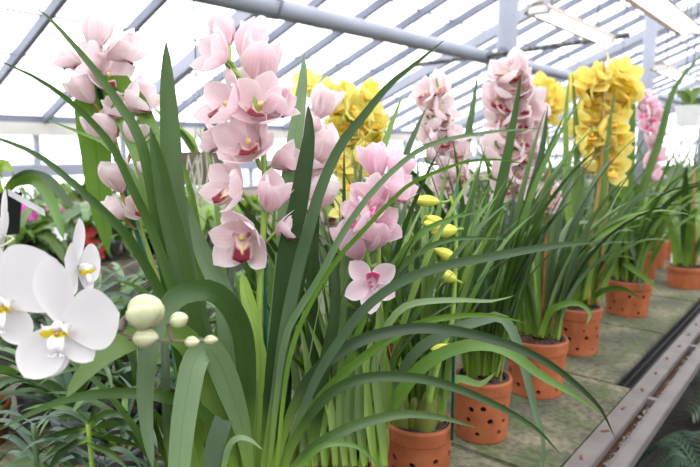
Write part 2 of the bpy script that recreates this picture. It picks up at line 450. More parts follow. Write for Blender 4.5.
# ------------------------------------------------------------------ pots
_pot = {}
def pot_mesh(R1, R0, H, holes, seed):
    key = (R1, R0, H, holes, seed)
    if key in _pot: return _pot[key]
    rb = H*.24                                        # rim band height
    rw = R1*.965                                      # wall radius under the rim
    th = .006
    prof = [(.012, .0), (R0, .0), (R0+.002, .004), (R0+(rw-R0)*.97, H-rb-.001), (rw+.001, H-rb), (R1-.0015, H-rb+.002), (R1, H-rb+.006), (R1+.0005, H-.004), (R1-.002, H), (R1-.006, H),
            (R1-.009, H-.006), (rw-th, H-rb-.01), (R0-th, .008), (.012, .008), (.012, 0)]
    bm = lathe(prof, (0, 0, 0), 56)
    bmesh.ops.remove_doubles(bm, verts=bm.verts, dist=1e-6); bmesh.ops.recalc_face_normals(bm, faces=bm.faces)
    me = bpy.data.meshes.new('pot'); bm.to_mesh(me); bm.free(); me.materials.append(M['terracotta'])
    if holes:
        rnd = random.Random(seed); bc = bmesh.new(); spots = []
        for zf, cnt, ph in ((.18, 8, 0), (.38, 8, .5), (.58, 9, .2)):
            for k in range(cnt):
                spots.append((2*PI*(k+ph+rnd.uniform(-.2, .2))/cnt, H*(zf+rnd.uniform(-.04, .04)), rnd.choice((.0035, .0055, .0064, .0066, .0072))*H/.14))
        for a, z, r in spots:
            mt = Matrix.Translation((math.cos(a)*R0, math.sin(a)*R0, z)) @ Matrix.Rotation(a, 4, 'Z') @ Matrix.Rotation(PI/2, 4, 'Y')
            bmesh.ops.create_cone(bc, cap_ends=True, segments=12, radius1=r, radius2=r, depth=.05, matrix=mt)
        mc = bpy.data.meshes.new('cut'); bc.to_mesh(mc); bc.free()
        oc = bpy.data.objects.new('cut', mc); col.objects.link(oc)
        op = bpy.data.objects.new('tmp', me); col.objects.link(op)
        md = op.modifiers.new('b', 'BOOLEAN'); md.object = oc; md.operation = 'DIFFERENCE'; md.solver = 'EXACT'
        dg = bpy.context.evaluated_depsgraph_get()
        m2 = bpy.data.meshes.new_from_object(op.evaluated_get(dg))
        bpy.data.objects.remove(op); bpy.data.objects.remove(oc); bpy.data.meshes.remove(mc)
        me = m2; me.name = 'pot'
    _pot[key] = me
    return me

def bark_disc(c, r, z, seed, mat='bark'):
    rnd = random.Random(seed); bm = bmesh.new()
    bmesh.ops.create_circle(bm, cap_ends=True, segments=20, radius=r, matrix=Matrix.Translation((c[0], c[1], z)))
    for k in range(70):
        a, q = rnd.uniform(0, 2*PI), r*math.sqrt(rnd.random())*.93; s = rnd.uniform(.005, .012)
        mt = Matrix.Translation((c[0]+q*math.cos(a), c[1]+q*math.sin(a), z+rnd.uniform(-.001, .004))) @ \
            Matrix.Rotation(rnd.uniform(0, 6), 4, 'Z') @ Matrix.Rotation(rnd.uniform(-.6, .6), 4, 'X') @ Matrix.Diagonal((s*1.5, s, s*.6, 1))
        bmesh.ops.create_icosphere(bm, subdivisions=1, radius=.6, matrix=mt)
    return bm

def potted(name, label, cat, c, R1, R0, H, holes=True, seed=1, group=None):
    root = empty(name, (c[0], c[1], BZ)); tag(root, label, cat, group)
    me = pot_mesh(R1, R0, H, holes, seed)
    o = bpy.data.objects.new('pot', me); place(o, root); o.rotation_euler.z = random.uniform(0, 6)
    for p in me.polygons: p.use_smooth = False
    # black plastic liner pot inside the clay pot
    k = R1-.0095
    ln = lathe([(R0-.0085, .012), (k-.0035, H-.012), (k, H+.001), (k-.003, H+.001), (k-.005, H-.012), (R0-.012, .02)], (c[0], c[1], BZ), 40)
    mesh_obj('liner_pot', ln, M['black_plastic'], root)
    mesh_obj('bark', bark_disc(c, k-.006, BZ+H-.012, seed), M['bark'], root, smooth=False)
    return root

def bulbs(root, c, z, n, rad, h=.075, seed=0, husk=True):
    rnd = random.Random(seed)
    for i in range(n):
        a = 2*PI*i/n+rnd.uniform(-.4, .4); q = rad*rnd.uniform(.45, 1)
        b = V((c[0]+q*math.cos(a), c[1]+q*math.sin(a), z-.006)); hh = h*rnd.uniform(.8, 1.2); r = hh*.26
        bm = bmesh.new(); uvl = bm.loops.layers.uv.verify()
        tip = b+V((math.cos(a)*hh*.15, math.sin(a)*hh*.15, hh))
        add_tube(bm, [b, (b*2+tip)/3, (b+tip*2)/3, tip], lambda v: r*(.55+.6*math.sin(PI*min(1, v*.8+.12)))*(1-.55*v), 12, 8)
        mesh_obj('pseudobulb', bm, M['bulb'], root)
        if husk and i % 3 == 0:
            bm = bmesh.new()
            for s in (-1, 1):
                sd = V((-math.sin(a), math.cos(a), 0))*s*r*.9
                add_leaf(bm, [b+sd, b+sd*1.5+V((0, 0, hh*.35)), b+sd*1.9+V((0, 0, hh*.62))], r*1.3, V((math.cos(a), math.sin(a), 0)), .5, n=6)
            mesh_obj('husk', bm, M['husk'], root)

def ellipsoid_bud(root, p, ax, L, W, mat, stem=None, name='bud', grooves=True, pedmat='stem', sub=True):
    ax = ax.normalized(); s = ax.cross(V((.2, .3, 1))).normalized(); u = s.cross(ax)
    bm = bmesh.new(); rings = []; N, S = 14, 36
    for i in range(N+1):
        v = i/N; r = W/2*math.sin(PI*(v*.94+.03))**.7*(1.08-.25*v)
        rings.append([bm.verts.new(p+ax*(L*(v-.5))+r*(1-(.2*math.exp(-((((k*3/S+.3) % 1)-.5)/.09)**2) if grooves else 0))*(math.cos(2*PI*k/S)*s+math.sin(2*PI*k/S)*u)) for k in range(S)])
    for a, b in zip(rings, rings[1:]):
        for k in range(S): bm.faces.new((a[k], a[(k+1) % S], b[(k+1) % S], b[k]))
    bm.faces.new(rings[0][::-1]); bm.faces.new(rings[-1])
    o = mesh_obj(name, bm, M[mat], root)
    if stem:
        e = near_on(stem, p-ax*L*.5, .0)
        a = p-ax*L*.47
        bm = tube([a, a-ax*L*.25, (a-ax*L*.3+e)/2, e], W*.1, 7, 10)
        bmesh.ops.translate(bm, verts=bm.verts, vec=-wpos(root))
        mesh_obj('pedicel', bm, M[pedmat], o, world=False)
    return o
# ------------------------------------------------------------------ the greenhouse
def struct(name, bm, m, parent=None, smooth=False):
    o = mesh_obj(name, bm, m, parent, smooth, world=False)
    if parent is None: o['kind'] = 'structure'
    return o
Y0, Y1, XL, XR, XRIDGE = -8.0, 30.0, -9.0, 10.0, 0.5
ZE, SL = 1.88, .4
zr = lambda x: ZE+SL*(x-XL) if x <= XRIDGE else ZE+SL*(XR-x)
ZR = zr(XRIDGE)
struct('floor', box((XL-.3, Y0-.3, -.1), (XR+.3, Y1+.3, 0)), M['soil'])
bm = bmesh.new()
a = [bm.verts.new(p) for p in ((XL, Y0, ZE), (XL, Y1, ZE), (XRIDGE, Y0, ZR), (XRIDGE, Y1, ZR), (XR, Y0, ZE), (XR, Y1, ZE))]
bm.faces.new((a[0], a[1], a[3], a[2])); bm.faces.new((a[2], a[3], a[5], a[4]))
roof = struct('ceiling', bm, M['glass'])
def slope_bar(y, w, h, x0, x1, off=0.0):
    bm = bmesh.new(); vs = []
    for x in (x0, x1):
        for yy, dz in ((y-w/2, -off), (y+w/2, -off), (y+w/2, -off-h), (y-w/2, -off-h)): vs.append(bm.verts.new((x, yy, zr(x)+dz)))
    for f in ((0, 1, 2, 3), (7, 6, 5, 4), (0, 4, 5, 1), (1, 5, 6, 2), (2, 6, 7, 3), (3, 7, 4, 0)): bm.faces.new([vs[k] for k in f])
    return bm
raft = [-4.5, .3, 5.1, 9.9, 14.7, 19.5, 24.3]
n = 1
for y in raft:
    for x0, x1 in ((XL, XRIDGE), (XRIDGE, XR)):
        struct('trim_%d' % n, slope_bar(y, .12, .2, x0, x1, .03), M['paint']); n += 1
y = Y0+.25
k = 0
while y < Y1:
    y = 3.05-.96*11+.96*k; k += 1
    if y < Y0 or y > Y1 or any(abs(y-r) < .2 for r in raft): continue
    struct('glazing_bar', slope_bar(y, .06, .12, XL, XRIDGE, .005), M['bar'], roof)
    struct('glazing_bar', slope_bar(y, .06, .12, XRIDGE, XR, .005), M['bar'], roof)
x = -8.3
while x < XR:
    if abs(x-XRIDGE) > .2:
        struct('lap_strip', box((x-.016, Y0, zr(x)-.02), (x+.016, Y1, zr(x)-.003)), M['bar_dark'], roof)
    x += .8
struct('trim_%d' % n, box((XRIDGE-.06, Y0, ZR-.16), (XRIDGE+.06, Y1, ZR-.02)), M['paint']); n += 1
# side walls: low dark wall, two bands of glazing between painted rails
def side_wall(name, X, s, w0):
    t0, t1 = (X-.15, X) if s > 0 else (X, X+.15)
    w = struct(name, box((t0, Y0, 0), (t1, Y1, .62)), M['dark_wall'])
    struct('sill_rail', box((t0, Y0, .62), (t1, Y1, .66)), M['paint'], w)
    struct('middle_rail', box((t0, Y0, .99), (t1, Y1, 1.16)), M['paint'], w)
    struct('top_rail', box((t0, Y0, 1.58), (t1, Y1, 1.76)), M['cream'], w)
    struct('gutter', box((t0, Y0, 1.76), (t1, Y1, 1.86)), M['bar'], w)
    y = 3.9-1.35*8
    while y < Y1:
        if y > Y0: struct('mullion', box((t0+.04, y-.04, .66), (t1-.04, y+.04, 1.58)), M['paint'], w)
        y += 1.35
    xg = (t0+t1)/2
    for z0, z1, q in ((.66, .99, 0), (1.16, 1.58, 1)):
        struct('window_%d' % (w0+q), box((xg-.004, Y0, z0), (xg+.004, Y1, z1)), M['glass'])
side_wall('wall_left', XL, 1, 1)
struct('wall_right', box((XR, Y0, 0), (XR+.2, Y1, ZE-.02)), M['dark_wall'])  # unseen wall, made fully opaque and dark to block low side light
def gable(name, Y, wn):
    w = struct(name, box((XL, Y-.08, 0), (XR, Y+.08, .62)), M['dark_wall'])
    x = XL+.9
    while x < XR-.2:
        struct('mullion', box((x-.03, Y-.04, .62), (x+.03, Y+.04, zr(x)-.24)), M['paint'], w); x += 1.2
    for z in (1.6, 3.0, 4.3):
        xx = (z+.3-ZE)/SL if z > ZE-.2 else 0
        struct('cross_rail', box((XL+max(0, xx), Y-.03, z), (XR-max(0, xx), Y+.03, z+.08)), M['bar'], w)
    bm = bmesh.new(); v = [bm.verts.new(p) for p in ((XL, Y, .62), (XR, Y, .62), (XR, Y, ZE), (XRIDGE, Y, ZR), (XL, Y, ZE))]
    bm.faces.new(v); struct('window_%d' % wn, bm, M['glass'])
gable('wall_back', Y1, 3)
bm = bmesh.new(); bm.faces.new([bm.verts.new(p) for p in ((XL, Y0, 0), (XR, Y0, 0), (XR, Y0, ZE), (XRIDGE, Y0, ZR), (XL, Y0, ZE))]); struct('wall_front', bm, M['dark_wall'])  # unseen end wall, solid and dark to cut light from behind the camera

# posts, pipes and lamps under the roof
PX = -2.4
for y, lab in ((5.1, 'thick pale grey round post rising behind the pink orchid spike in the middle'), (9.9, 'pale grey round post farther back, to the right of the yellow orchids'), (14.7, 'farthest pale grey round post, beyond the post right of the yellow orchids')):
    r = empty('support_post', (PX, y, 0)); tag(r, lab, 'post', 'round posts carrying the roof')
    mesh_obj('shaft', tube([(PX, y, 0), (PX, y, zr(PX)-.24)], .088, 28), M['paint'], r)
    mesh_obj('foot_plate', box((PX-.16, y-.16, 0), (PX+.16, y+.16, .02), .004), M['steel'], r, False)
    mesh_obj('collar', tube([(PX, y, 2.0), (PX, y, 2.13)], .1, 28), M['paint'], r)
r = empty('heating_pipe', (PX-.17, 0, 2.16)); tag(r, 'long pale grey pipe running under the roof glass from upper left to the posts', 'pipe')
mesh_obj('pipe', tube([(PX-.17, -4, 2.12), (PX-.17, 14.9, 2.3)], .056, 24, 20), M['paint'], r)
for y in (2.45, 5.6, 9.2):
    zz = 2.12+.18*(y+4)/18.9
    hk = tube([(PX-.17, y, zr(PX-.17)-.02), (PX-.17, y, zz+.09), (PX-.1, y, zz+.04), (PX-.105, y, zz-.04), (PX-.17, y, zz-.068), (PX-.235, y, zz-.04)], .009, 8, 24)
    mesh_obj('pipe_hook', hk, M['bar'], r)
r = empty('weathered_pipe', (-2.6, 5.0, 2.2)); tag(r, 'thin dark weathered pipe crossing in front of the thick post', 'pipe')
mesh_obj('pipe', tube([(-3.3, 4.98, 2.19), (-2.3, 4.97, 2.215), (-1.35, 4.96, 2.245)], .021, 14, 12), M['dark_metal'], r)
mesh_obj('coupling', tube([(-2.62, 4.97, 2.207), (-2.48, 4.97, 2.211)], .03, 14), M['dark_metal'], r)
mesh_obj('clamp', box((-2.42, 4.96, 2.17), (-2.36, 5.02, 2.26), .006), M['bar'], r, False)
for x, ya, yb, z, lab in ((-1.43, 3.42, 4.67, 2.2, 'lit fluorescent lamp just right of the thick post'),
                          (-.8, 3.03, 4.28, 2.13, 'lit fluorescent lamp at the top right, nearest of the three'),
                          (-1.3, 5.75, 7.0, 2.1, 'lit fluorescent lamp small and low, crossing in front of the farther post')):
    r = empty('fluorescent_lamp', (x, ya, z)); tag(r, lab, 'lamp', 'tube lamps hung under the roof')
    bm = bmesh.new(); pr = [(-.085, -.035), (-.03, .02), (.03, .02), (.085, -.035), (.08, -.037), (.028, .012), (-.028, .012), (-.08, -.037)]
    rings = [[bm.verts.new((x+a, y, z+b)) for a, b in pr] for y in (ya, yb)]
    for k in range(8): bm.faces.new((rings[0][k], rings[0][(k+1) % 8], rings[1][(k+1) % 8], rings[1][k]))
    bm.faces.new(rings[0]); bm.faces.new(rings[1][::-1])
    mesh_obj('reflector', bm, M['beige'], r, False)
    for dx in (-.034, .034):
        mesh_obj('lamp_tube', tube([(x+dx, ya+.04, z-.025), (x+dx, yb-.04, z-.025)], .018, 14), M['tube'], r)
    for yy in (ya, yb-.04):
        mesh_obj('end_cap', box((x-.06, yy, z-.045), (x+.06, yy+.04, z+.0), .004), M['white_plastic'], r, False)
    for yy in (ya+.2, yb-.2):
        mesh_obj('hanger', tube([(x, yy, z+.02), (x, yy, zr(x)-.01)], .005, 6), M['wire'], r)

# ------------------------------------------------------------------ the front bench
XI = -.392
r = empty('plant_bench', (-1.1, 2, 0)); tag(r, 'long grey steel staging bench that carries the row of clay pots', 'bench')
YA, YB = -1.2, 8.0
def slotted(x0, x1, z0, z1):
    return box((x0, YA, z0), (x1, YB, z1), .002)
bm = slotted(XI, XI+.044, .735, .757); mesh_obj('edge_rail', bm, M['steel'], r, False)
mesh_obj('outer_rail', slotted(XI+.066, XI+.072, .66, .753), M['steel'], r, False)
mesh_obj('outer_flange', slotted(XI+.072, XI+.101, .745, .753), M['steel'], r, False)
mesh_obj('gutter_floor', box((XI-.05, YA, .70), (XI+.066, YB, .712)), M['rust'], r, False)
y = YA+.1
while y < 5:                                          # spacers, slots and rust marks of the rail
    mesh_obj('spacer', box((XI+.044, y, .712), (XI+.066, y+.02, .75)), M['steel'], r, False); y += .55
y = .9
rs = random.Random(3)
while y < 4:
    mesh_obj('slot_mark', tube([(XI+.014+rs.uniform(0, .012), y, .7574), (XI+.016+rs.uniform(0, .012), y+.016, .7574)], .0035, 8, 3), M['rust'], r)
    y += .155
bm = bmesh.new()
for k in range(900):                                  # grit caught between the rails
    s = rs.uniform(.003, .008)
    bmesh.ops.create_icosphere(bm, subdivisions=1, radius=s, matrix=Matrix.Translation((XI+.047+rs.random()*.018, rs.uniform(.6, 4.2), .713+rs.random()*.014)) @ Matrix.Rotation(rs.random()*6, 4, 'Z'))
tag(mesh_obj('grit', bm, plain('grit', srgb(150, 140, 128), .9, var=.5, scale=90), r, False), kind='stuff')
bm = bmesh.new(); y = 1.0
while y < 5:                                          # black grid under the slab ends
    add_box(bm, (-.49, y, .725), (XI-.001, y+.006, .731)); y += .02
for x in (-.41, -.43, -.45): add_box(bm, (x, 1.0, .731), (x+.005, 5, .735))
mesh_obj('grid_strip', bm, M['black_plastic'], r, False)
for x in (-.46, -1.15, -1.86): mesh_obj('bearer', box((x-.025, YA, .66), (x+.025, YB, .717)), M['steel'], r, False)
for y in (-.9, 1.2, 3.4, 5.6, 7.8):
    for x in (-.47, -1.85):
        mesh_obj('leg', box((x-.025, y-.025, 0), (x+.025, y+.025, .66)), M['steel'], r, False)
ys = [-1.2, -.66, -.07, .52, 1.11, 1.70, 2.29, 2.87, 3.46, 4.05, 4.64, 5.23, 8.0]
slab_lab = ['mossy concrete slab at the near end of the bench', 'mossy concrete slab under the moth orchid', 'mossy concrete slab under the small grey pots',
            'mossy concrete slab under the tallest front orchid', 'mossy concrete slab under the second holed clay pot', 'pale mossy concrete slab under the fourth holed clay pot from the front',
            'mossy concrete slab under the widest holed clay pot', 'mossy concrete slab under the low red clay pot at the right edge', 'grey concrete slab beyond the low red clay pot',
            'concrete slab in the greenery far along the bench', 'concrete slab second from the far end of the bench', 'long concrete slab at the far end of the bench']
for i, (a, b) in enumerate(zip(ys, ys[1:])):
    xe = XI-.003 if i < 5 else -.447
    o = mesh_obj('concrete_slab', box((-1.9, a+.003, .718), (xe, b-.003, BZ), .004), M['slab'], None, False)
    tag(o, slab_lab[i], 'slab', 'concrete slabs of the bench top')
# pipe and edging under the bench
r = empty('heating_pipe', (-.1, 1, .2)); tag(r, 'dark pipe lying low beside the bench foot, under the fern', 'pipe')
mesh_obj('pipe', tube([(-.62, -1, .22), (-.62, 8, .22)], .03, 14), M['dark_metal'], r)
for y in (0, 2.4, 4.8): mesh_obj('pipe_stand', box((-.64, y-.02, 0), (-.6, y+.02, .195)), M['dark_metal'], r, False)
o = mesh_obj('edging_board', box((-.32, -1.2, 0), (-.27, 8, .12), .004), M['wood'], None, False); tag(o, 'dark weathered edging board on the ground below the bench rail', 'board')

# far benches
def far_bench(x0, x1, y0, y1, label):
    r = empty('plant_bench', ((x0+x1)/2, (y0+y1)/2, 0)); tag(r, label, 'bench', 'far staging benches')
    mesh_obj('bench_top', box((x0, y0, BZ-.04), (x1, y1, BZ), .004), M['wood'], r, False)
    for x in (x0, x1-.03): mesh_obj('edge_rail', box((x, y0, BZ-.1), (x+.03, y1, BZ-.04)), M['steel'], r, False)
    y = y0+.2
    while y < y1:
        for x in (x0+.08, x1-.08): mesh_obj('leg', box((x-.025, y-.025, 0), (x+.025, y+.025, BZ-.04)), M['steel'], r, False)
        y += 2.2
far_bench(-4.5, -3.1, -1, 13, 'grey staging bench in the middle distance behind the moth orchid flowers')
far_bench(-7.3, -5.8, 0, 15, 'farthest grey staging bench, in front of the window wall')
# ------------------------------------------------------------------ front row of potted orchids (cymbidiums)
def centre(px, d, dz=0):
    q = CAM + d*HF + (px-350)/FOC*d*R
    return (q.x, q.y)
GL = ['leaf_dark', 'leaf_dark', 'leaf_mid', 'leaf_grey']
GR = 'clay-potted orchids in the front row'
AWAY = math.atan2(HF.y, HF.x)

# --- A: the tall pink spike in front
cA = centre(262, .87)
A = potted('potted_orchid', 'tall pink orchid in front, its spike rising through the centre left with dark red lips', 'orchid', cA, .066, .057, .14, True, 1, GR)
bulbs(A, cA, BZ+.13, 6, .04, .08, 1)
dA = .86
stA = stem_px(A, [(256, 505), (257, 465), (258, 400), (258, 348), (260, 290), (263, 235), (264, 190), (263, 150), (259, 120), (252, 92), (240, 76), (226, 64)], dA, .0065, r1=.45)
for pts, w in (([(257, 470), (256, 430), (257, 395), (257, 380)], 15), ([(258, 400), (261, 370), (260, 350), (258, 335)], 15), ([(262, 350), (256, 330), (248, 300), (242, 272)], 15)):
    leaf_px(A, pts, dA-.006, dA-.012, w, 'leaf_light', 0, .5, prof='broad', name='bract')
for f in [(213, 53, 38, (-.75, .3, .55), 'cup'), (224, 34, 36, (-.3, .8, -.3), 'half'), (249, 46, 44, (.2, .85, -.3), 'half'), (259, 68, 54, (.15, .85, .2), 'half'),
          (222, 103, 44, (-.6, .35, .65), 'cup'), (240, 84, 36, (-.1, .7, .2), 'half'), (260, 103, 46, (.1, .4, .9), 'cup'), (276, 106, 38, (.75, .35, .3), 'half'), (247, 140, 50, (-.15, .4, .85), 'cup'),
          (216, 141, 32, (-.85, .2, .2), 'half'), (226, 187, 44, (-.6, .3, .7), 'cup'), (273, 196, 44, (.3, .75, .45), 'half'), (284, 160, 36, (.75, .35, .2), 'half'), (240, 241, 48, (-.25, -.3, .9), 'cup'), (287, 228, 32, (.6, .25, .4), 'half')]:
    d = dA + (.035 if f[3][2] < .25 else -.02)
    flower(A, f[0], f[1], d, f[2], f[3], f[4], PINK, 'pink', stA)
mesh_obj('stake', tube([P(266, 480, dA+.02), P(265, 120, dA+.02)], .0025, 8), M['stake'], A)
LA = [  # traced blades: path, depth base -> tip, width px, material
    ([(205, 470), (185, 380), (165, 270), (152, 192), (139, 138), (118, 103), (100, 77), (77, 49), (49, 18), (29, 3)], .88, .72, 15, 'leaf_dark'),
    ([(215, 470), (195, 390), (175, 299), (152, 231), (134, 192), (113, 148), (87, 117), (62, 95), (31, 75), (-10, 57)], .87, .66, 11, 'leaf_dark'),
    ([(225, 475), (190, 360), (159, 292), (141, 258), (126, 235), (103, 211), (77, 187), (39, 156), (0, 139), (-30, 130)], .86, .62, 12, 'leaf_dark'),
    ([(242, 480), (226, 420), (205, 350), (190, 295), (179, 240), (172, 180), (169, 120), (167, 85), (166, 40)], .86, .83, 24, 'leaf_mid', 'blade'),
    ([(235, 480), (215, 400), (192, 320), (178, 250), (167, 205), (159, 165), (150, 126)], .855, .80, 22, 'leaf_dark', 'blade'),
    ([(245, 480), (235, 390), (225, 300), (210, 268), (198, 240), (186, 205), (176, 178)], .87, .86, 25, 'leaf_grey'),
    ([(250, 475), (248, 400), (245, 350), (240, 325), (227, 302), (208, 290), (180, 295), (163, 314), (150, 345), (145, 390), (147, 430), (153, 470)], .85, .64, 23, 'leaf_dark', 'broad'),
    ([(238, 480), (222, 425), (205, 375), (186, 340), (160, 330), (128, 341), (100, 358), (80, 378), (66, 398)], .86, .61, 27, 'leaf_light', 'broad'),
    ([(240, 480), (215, 425), (180, 401), (128, 393), (77, 397), (38, 410), (-5, 432)], .84, .6, 13, 'leaf_mid'),
    ([(250, 480), (245, 440), (234, 400), (219, 362), (206, 348), (194, 362), (187, 395), (182, 430), (177, 490), (174, 560)], .83, .70, 27, 'leaf_grey', 'broad'),
    ([(208, 480), (213, 455), (219, 432), (224, 418)], .74, .75, 19, 'leaf_grey', 'cut'),
    ([(222, 475), (229, 447), (238, 438), (250, 440), (263, 450)], .74, .74, 7, 'leaf_grey'),
    ([(265, 485), (272, 400), (280, 330), (288, 250), (297, 210), (304, 170), (309, 135), (308, 103)], .85, .82, 21, 'leaf_dark', 'blade'),
    ([(258, 480), (270, 380), (282, 280), (287, 200), (293, 150), (299, 108), (303, 78), (304, 52)], .89, .93, 18, 'leaf_grey', 'blade'),
    ([(262, 480), (275, 400), (286, 325), (299, 263), (307, 235), (320, 190), (340, 146), (364, 115), (389, 85), (415, 64), (448, 37)], .84, .74, 14, 'leaf_grey'),
    ([(268, 480), (283, 350), (299, 310), (319, 279), (340, 238), (366, 200), (395, 169), (423, 148), (454, 138), (500, 131), (547, 128)], .83, .72, 8, 'leaf_grey'),
    ([(275, 480), (289, 360), (314, 296), (340, 256), (359, 235), (387, 205), (410, 184), (436, 172), (469, 161), (505, 160), (540, 168)], .82, .7, 6, 'leaf_mid'),
    ([(276, 490), (295, 430), (318, 375), (340, 340), (366, 307), (402, 281), (443, 266), (494, 256), (558, 245), (603, 242)], .83, .74, 10, 'leaf_grey', 'blade'),
    ([(270, 490), (285, 430), (308, 380), (340, 352), (373, 336), (417, 328), (456, 331), (494, 340), (520, 349), (546, 362), (571, 380), (589, 396), (602, 411), (616, 440)], .82, .84, 12, 'leaf_dark'),
    ([(275, 492), (295, 440), (318, 405), (340, 387), (371, 377), (417, 378), (456, 388), (494, 404), (520, 418), (540, 432), (562, 456)], .82, .8, 11, 'leaf_dark'),
    ([(278, 495), (305, 455), (340, 432), (373, 420), (407, 414), (443, 418), (477, 428)], .8, .8, 11, 'leaf_dark'),
    ([(290, 480), (310, 455), (330, 444), (355, 446), (371, 458), (379, 470)], .78, .78, 6, 'leaf_mid'),
    ([(262, 485), (300, 430), (318, 400), (345, 372), (380, 345), (415, 325), (448, 317), (490, 315), (531, 324)], .86, .86, 10, 'leaf_mid'),
]
for L in LA:
    pf = L[5] if len(L) > 5 else 'strap'
    leaf_px(A, L[0], L[1], L[2], L[3], L[4], cut=pf == 'cut', prof='strap' if pf == 'cut' else pf)
bulk_leaves(A, (cA[0], cA[1], BZ+.14), 18, .3, .5, .012, .02, GL, .045, (AWAY, 1.9), (3, 16), (10, 60))

# --- B: its neighbour, pale pink spike with the open hanging flower
cB = centre(345, .955)
B = potted('potted_orchid', 'pink orchid just behind the tall one, with one open flower hanging below its spike', 'orchid', cB, .066, .057, .14, True, 2, GR)
bulbs(B, cB, BZ+.13, 8, .05, .095, 2)
dB = .95
stB = stem_px(B, [(378, 470), (384, 420), (384, 380), (382, 330), (379, 290), (379, 240), (383, 205), (388, 175)], dB-.02, .006, r1=.5)
for pts, w in (([(384, 430), (386, 395), (385, 365), (384, 350)], 13), ([(383, 372), (381, 345), (380, 318), (378, 303)], 11)):
    leaf_px(B, pts, dB-.03, dB-.03, w, 'leaf_light', 0, .5, prof='broad', name='bract')
for f in [(375, 163, 40, (-.2, .9, .25), 'half'), (398, 168, 36, (.45, .75, .2), 'half'), (395, 190, 40, (.6, .45, .4), 'half'), (370, 201, 38, (-.4, .3, .85), 'cup'), (358, 214, 36, (-.75, .25, .4), 'cup'),
          (379, 224, 34, (.1, .25, .9), 'cup'), (354, 244, 44, (-.3, .85, .3), 'half'), (375, 236, 40, (.3, .75, .4), 'half'), (371, 283, 30, (.1, -.1, 1), 'open')]:
    flower(B, f[0], f[1], dB-.05 if f[3][2] > .3 else dB, f[2], f[3], f[4], PINK2, 'rose', stB, 176 if f[4] == 'open' else None)
stB2 = stem_px(B, [(330, 470), (324, 400), (317, 320), (315, 240), (316, 170), (319, 112)], dB+.03, .005, r1=.5)
for f in [(324, 104, 38, (.35, .75, .3), 'half'), (325, 148, 42, (.5, .65, .4), 'half'), (312, 124, 30, (-.5, .4, .5), 'half'), (319, 196, 42, (.45, .65, .5), 'half'), (306, 206, 30, (-.5, .3, .6), 'half'), (314, 166, 32, (.2, .6, .3), 'half')]:
    flower(B, f[0], f[1], dB+.02, f[2], f[3], f[4], PALE, 'pink', stB2)
LB = [
    ([(350, 470), (366, 380), (378, 320), (391, 279), (412, 257), (438, 243), (463, 238), (511, 239)], .95, .93, 9, 'leaf_mid'),
    ([(360, 470), (372, 380), (384, 335), (397, 313), (415, 303), (456, 300), (492, 301), (516, 295)], .93, .88, 9, 'leaf_grey'),
    ([(350, 460), (362, 380), (388, 300), (398, 262), (420, 234), (449, 219), (484, 211)], .98, .96, 11, 'leaf_mid'),
    ([(345, 460), (352, 360), (366, 290), (385, 220), (404, 160), (418, 125), (428, 105)], 1.02, 1.1, 14, 'leaf_dark'),
    ([(340, 460), (348, 340), (362, 240), (380, 160), (394, 118), (404, 92)], 1.02, 1.1, 13, 'leaf_mid'),
    ([(335, 460), (338, 380), (342, 300), (350, 230), (356, 180), (352, 150)], .97, .98, 13, 'leaf_grey'),
    ([(320, 460), (318, 380), (312, 300), (316, 230), (320, 190)], .93, .95, 15, 'leaf_dark'),
    ([(362, 465), (400, 395), (425, 365), (455, 349), (485, 345), (510, 353), (540, 375), (571, 393), (603, 414)], .93, .84, 15, 'leaf_mid'),
    ([(370, 440), (410, 360), (445, 334), (480, 321), (502, 318), (516, 340), (526, 375), (535, 411), (543, 440), (543, 480)], 1.0, .92, 12, 'leaf_grey'),
    ([(325, 470), (335, 410), (352, 350), (372, 300), (398, 255), (420, 232)], .92, .9, 8, 'leaf_mid'),
    ([(310, 470), (322, 380), (334, 320), (336, 270), (330, 235)], .9, .9, 14, 'leaf_dark'),
]
for L in LB: leaf_px(B, *L)
bulk_leaves(B, (cB[0], cB[1], BZ+.14), 60, .28, .55, .010, .017, ['leaf_dark', 'leaf_dark', 'leaf_mid', 'leaf_light'], .055, (AWAY, 2.2), (2, 14), (8, 60))
for i in range(9):     # pale upright leaf sheaths at the foot
    x0 = 300+i*10; leaf_px(B, [(x0+5, 466), (x0+random.uniform(-4, 4), 420), (x0+random.uniform(-8, 8), 370), (x0+random.uniform(-14, 14), 320)], .9, .93, 10, 'leaf_light', None, .4)

# --- C: the pink spike on the left, leaning left on a green stake
cC = centre(165, .84)
Cp = potted('potted_orchid', 'pink orchid at upper left whose spike leans left along a green stake', 'orchid', cC, .066, .057, .14, True, 3, GR)
dC = .95
mesh_obj('stake', tube([P(188, 500, .85), P(172, 340, .93), P(147, 263, dC), P(126, 197, dC), P(98, 86, dC)], .0038, 9, 20), M['stake'], Cp)
stC = stem_px(Cp, [(192, 490), (178, 345), (152, 262), (133, 205), (118, 150), (106, 100), (98, 52)], dC-.005, .0045, r1=.5)
for f in [(97, 33, 42, (.1, .9, -.1), 'half'), (121, 50, 40, (.8, .35, .1), 'half'), (88, 58, 38, (-.5, .45, .6), 'cup'), (110, 74, 36, (.5, .2, .6), 'cup'), (84, 91, 34, (-.4, .65, .5), 'half'), (70, 60, 26, (-.8, .3, .2), 'half'),
          (138, 101, 42, (.6, .45, .4), 'half'), (116, 112, 32, (.1, .6, .5), 'half'), (104, 131, 40, (-.25, .75, .5), 'half'), (137, 135, 38, (.4, .7, .4), 'half'), (116, 178, 37, (-.2, .85, .4), 'half'),
          (145, 174, 36, (.45, .7, .3), 'half'), (116, 210, 30, (-.4, .6, .5), 'half'), (140, 207, 26, (.3, .3, .8), 'cup')]:
    flower(Cp, f[0], f[1], dC-.02, f[2], f[3], f[4], PALE, 'pink', stC, pedmat='stem_brown')
